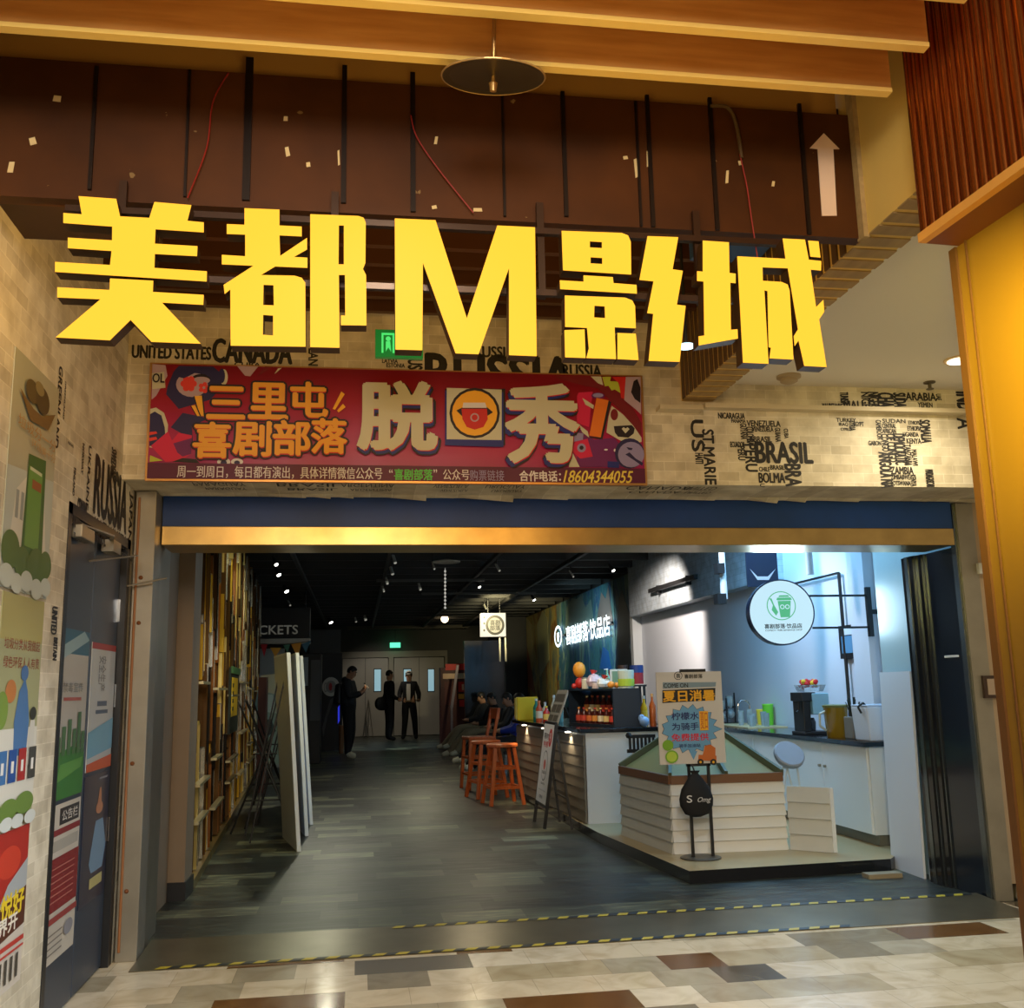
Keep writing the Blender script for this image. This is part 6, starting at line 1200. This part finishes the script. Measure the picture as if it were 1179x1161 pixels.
for k, (x, y, r, h, c) in enumerate([(4.38, 10.6, .035, .15, GL), (4.2, 10.8, .035, .16, GL), (4.33, 10.4, .033, .14, GL), (4.36, 10.95, .035, .17, GL), (4.28, 10.65, .035, .13, GL), (4.2, 10.5, .035, .12, GL)]):
    tag(MB().lathe((x, y, ZC+.0125), [(r*.8, 0), (r, h), (r*.92, h), (r*.74, .01)], 14).build('glass', c, smooth=True), ['short', 'tall', 'small front', 'tallest', 'low wide', 'shortest'][k]+' clear glass in the cluster before the green cup', 'glass', 'clear glasses on the worktop')
for k, (x, y, c, lab) in enumerate([(4.47, 10.68, (110, 200, 50), 'bright green cup holder behind the clear glasses'), (4.47, 10.86, (220, 200, 60), 'yellow cup beside the faucet')]):
    t = thing('cup', lab, 'cup', (x, y, ZC+.0125)); MB().lathe((0, 0, 0), [(.05, 0), (.055, .06), (.06, .22-.06*k), (.054, .22-.06*k)], 16).build('shell', pm(*c, .3), t, True, local=True); MB().lathe((0, 0, .22-.06*k), [(.062, 0), (.062, .008)], 16).build('rim', pm(*[min(255, v+40) for v in c]), t, local=True)
for k, (x, y, h) in enumerate([(4.28, 11.6, .30), (4.42, 11.7, .36), (4.12, 11.62, .24)]):
    t = thing('siphon_brewer', ['nearest glass siphon brewer on the worktop', 'tall glass siphon brewer with black handle', 'small glass siphon brewer near wall corner'][k], 'brewer', (x, y, ZC))
    MB().cyl((.06, 0, 0), (.06, 0, h), .01).box(-.06, .08, -.04, .04, 0, .015).box(-.02, .07, -.01, .01, h*.5, h*.5+.025).build('stand', M_BLACK, t, local=True); MB().ball((0, 0, h*.3), h*.16, 12).lathe((0, 0, h*.5), [(.02, 0), (.04, .03), (.045, h*.4)], 14).build('flask', GL, t, True, local=True)

# ================================================================== RIGHT WALL THINGS
YR_ = 8.2; t = thing('round_sign', 'round white lit sign with green cup emblem on black brackets', 'round sign', (dp(900, 705, YR_).x, YR_, dp(900, 743, YR_).z))
c = dp(900, 705, YR_); rot = Matrix.Rotation(math.radians(-10), 3, 'Z'); U = rot @ Vector((1, 0, 0)); fO = Fr(c, U, (0, 0, 1)); R = .272
MB().poly(fO, [((R+.012)*math.cos(i*PI/32), (R+.012)*math.sin(i*PI/32)) for i in range(64)], -.12, -.004, 0).build('drum', mat('navy_drum', rgb(22, 44, 80), .3), t)
MB().poly(fO, [(R*math.cos(i*PI/32), R*math.sin(i*PI/32)) for i in range(64)], -.004, .0, 0).build('face', em('sign_white', (.55, .82, .95), 1.0), t)
m = MB(); GR = 0
m.disc(fO, 0, .055, .125, .125, .001, 0, 40).disc(fO, 0, .055, .117, .117, .0015, 1, 40)
m.poly(fO, [(-.03, .105), (.085, .105), (.068, -.045), (-.012, -.045)], .002, None, 0).poly(fO, [(-.04, .105), (.095, .105), (.085, .125), (-.03, .125)], .002, None, 0).poly(fO, [(-.02, .13), (.075, .13), (.065, .145), (-.01, .145)], .002, None, 0)
m.poly(fO, [(-.03, .096), (.085, .096), (.084, .101), (-.03, .101)], .003, None, 1)
for x in (.005, .048): m.disc(fO, x+.003, .045, .02, .02, .003, 1, 16).disc(fO, x+.003, .045, .013, .013, .0035, 0, 16)
m.poly(fO, [(-.085, .02), (-.05, -.03), (-.03, .0), (-.06, .06), (-.08, .12), (-.1, .12), (-.088, .10), (-.072, .06)], .002, None, 0)
m.text('喜剧部落·饮品店', fO, -.155, -.14, .165, -.10, .002, 2, 0, .03).text('COMEDY TRIBE BEVERAGE SHOP', fO, -.15, -.162, .165, -.148, .002, 2, 0, .02)
m.build('emblem', [em('emblem_green', (.10, .58, .28), .8), em('emblem_white', (.55, .82, .95), 1.0), pm(30, 34, 44)], t)
pz0, pz1 = dp(1001, 733, YR_).z, dp(1001, 676, YR_).z; px_ = XW-.11
bb = MB()
for yy, xs in ((686, 936), (723, 940)): q = dp(xs, yy, YR_); bb.bar((q.x-.02, YR_+.03, q.z), (px_, YR_+.03, q.z), .018, .018)
bb.box(px_-.02, px_+.02, YR_+.01, YR_+.05, pz0, pz1).box(px_-.01, XW-.001, YR_+.02, YR_+.04, (pz0+pz1)/2-.02, (pz0+pz1)/2+.02).build('bracket', M_BLACK, t)
light('AREA', 'round_sign_glow', (c.x-.02, c.y-.04, c.z), 14, (.6, .85, 1.), (c.x-.3, c.y-2, c.z), .4)
# hanging pole with black boxes
for k, (x0, y0, y1, Yp) in enumerate([(838, 640, 690, 9.4), (937, 625, 662, 8.6)]):
    q = dp(x0-4, y1, Yp); t = thing('hanging_pole', ['white ceiling pole with two small black boxes', 'short white ceiling pole right of the round sign top'][k], 'pole', (q.x, Yp, q.z))
    MB().cyl((q.x, Yp, q.z), (q.x, Yp, 3.42), .035, .02).build('tube', M_WHITE, t)
    if k == 0:
        for yy in (655, 690): r_ = dp(832, yy, Yp); MB().box(r_.x-.07, q.x-.0, Yp-.06, Yp+.06, r_.z-.05, r_.z+.05).build('speaker_box', M_BLACK, t)
ub = MB(); f5 = right_face(4.36); a, b = sd(748, 681, 4.30), sd(801, 664, 4.30)
t = thing('wall_bar', 'black bar on brackets fixed to the white brick above bar', 'wall bar', (4.3, (a.y+b.y)/2, a.z)); ub.bar(a, b, .05, .06).build('bar', M_BLACK, t); m = MB()
for f_ in (.18, .82): q = a.lerp(b, f_); m.box(4.29, 4.36, q.y-.02, q.y+.02, q.z-.07, q.z+.05)
m.build('bracket', M_BLACK, t)
# dark banner with simple white strokes
YQ = 9.2; a, b = dp(861, 676, YQ), dp(894, 634, YQ); t = thing('hanging_banner', 'dark hanging panel with white curved stroke above round sign', 'panel', ((a.x+b.x)/2, YQ, a.z)); fQ = across(YQ)
MB().fbox(fQ, a.x, b.x, a.z, 2.9, -.02, 0).build('panel', mat('navy_panel', rgb(20, 32, 56), .4), t); m = MB()
for pts in ([(863, 655), (872, 664), (884, 664), (893, 655), (885, 668), (872, 668)],): m.poly(fQ, G(pts, YQ), .003)
m.build('strokes', pm(190, 196, 206), t); MB().cyl(((a.x+b.x)/2-.08, YQ+.01, 2.9), ((a.x+b.x)/2-.08, YQ+.01, 3.42), .01).cyl(((a.x+b.x)/2+.08, YQ+.01, 2.9), ((a.x+b.x)/2+.08, YQ+.01, 3.42), .01).build('hanger', M_BLACK, t)
# framed menu and pole on the wall
t = thing('wall_menu', 'black framed menu on wall below the sign brackets', 'menu', (XW, 8.5, 1.6)); a, b = sd(969, 759, XW-.03), sd(991, 718, XW-.03)
fM = right_face(XW-.03); MB().fbox(fM, -a.y, -b.y, a.z, b.z, -.028, .01).build('frame', M_BLACK, t); MB().fbox(fM, -a.y+.05, -b.y-.05, a.z+.05, b.z-.1, .01, .013).build('sheet', pm(90, 140, 176), t); MB().fbox(fM, -a.y+.08, -b.y-.08, b.z-.09, b.z-.03, .01, .013).build('heading', pm(206, 214, 220), t)
a, b = sd(977, 800, XW-.04), sd(965, 660, XW-.04); t = thing('wall_conduit', 'thin black conduit climbing the wall beside menu frame', 'conduit', (XW-.04, a.y, ZC)); MB().cyl((XW-.04, a.y, ZC+.002), (XW-.04, a.y, b.z), .016).bar((XW-.04, a.y, b.z), (XW-.04, a.y+1.0, b.z+.0), .02, .02).build('pipe', M_BLACK, t)
# white boards leaning at the right
for k, (ya, yb, z, x0_, lab, c) in enumerate([(6.70, 7.00, 1.41, 3.80, 'white board leaning at the end of base cabinets, front one', pm(214, 218, 228, .35)), (6.60, 6.66, 1.36, 3.79, 'narrow pale board edge right of the leaning white board', pm(196, 206, 206, .35))]):
    t = thing('leaning_board', lab, 'board', (x0_, (ya+yb)/2, 0), group=None)
    if k == 0: A2, B2 = fl(1029, 996), fl(1066, 1014); A2.x = 3.74; B2.x = 3.79; A2.y = 6.99
    if k == 0: MB().hexa([(3.885, 7.19, .0), (3.86, 6.72, .0), (3.878, 6.72, 0), (3.903, 7.19, 0), (3.925, 7.2, z), (3.90, 6.73, z), (3.918, 6.73, z), (3.943, 7.2, z)]).build('board', c, t)
    else: MB().hexa([(3.89, 6.70, .0), (3.885, 6.63, .0), (3.90, 6.63, 0), (3.905, 6.70, 0), (3.945, 6.71, z), (3.94, 6.63, z), (3.955, 6.63, z), (3.96, 6.71, z)]).build('board', c, t)
tag(MB().box(3.50, 3.75, 6.80, 6.90, 0, .03).build('wood_offcut', pm(150, 136, 110)), 'small wood offcut on floor beside the platform edge', 'wood offcut')
# hall light
for x, y, e_, c_, az in [(-.4, 15, 200, (1, .95, .72), (-.2, 13.0)), (-.6, 11.4, 120, (.95, 1, .7), (-.3, 9.6)), (.8, 24, 350, (.75, .92, 1), (.6, 25)), (1.2, 19, 160, (1, .9, .6), (1.0, 17)), (1.5, 13.5, 120, (1, .84, .56), (1.75, 11.4)), (2.6, 20, 500, (1, .85, .45), (4.5, 24.5)), (2.8, 17, 420, (.5, .85, 1), (4.5, 18.5)), (.6, 27.5, 160, (1, .9, .75), (.8, 30.4))]:
    light('SPOT', 'hall_spot_beam', (x, y, 3.05), e_*.6, c_, (*az, .6 if abs(az[0]) < 3 else 2.0), .06, spot=75, blend=.8)
for x, y in ((1.0, 10.5), (.6, 17), (.8, 24)): light('AREA', 'hall_soft_light', (x, y, 3.1), 6, (.95, .95, .85), (x, y, 0), 2.2)
light('SPOT', 'bar_goods_fill', (1.5, 8.4, 2.9), 150, (1, .88, .7), (2.4, 10.3, 1.1), .05, spot=40)  # added spot lifting the dark bottle rows, no fitting of its own
light('SPOT', 'relief_light', (.3, 9.0, 3.0), 110, (1, .93, .62), (-1.5, 11.0, 1.5), .05, spot=80, blend=.9)
light('SPOT', 'relief_light', (.0, 8.2, 3.0), 60, (1, .93, .62), (-1.3, 8.6, .9), .05, spot=80, blend=.9)
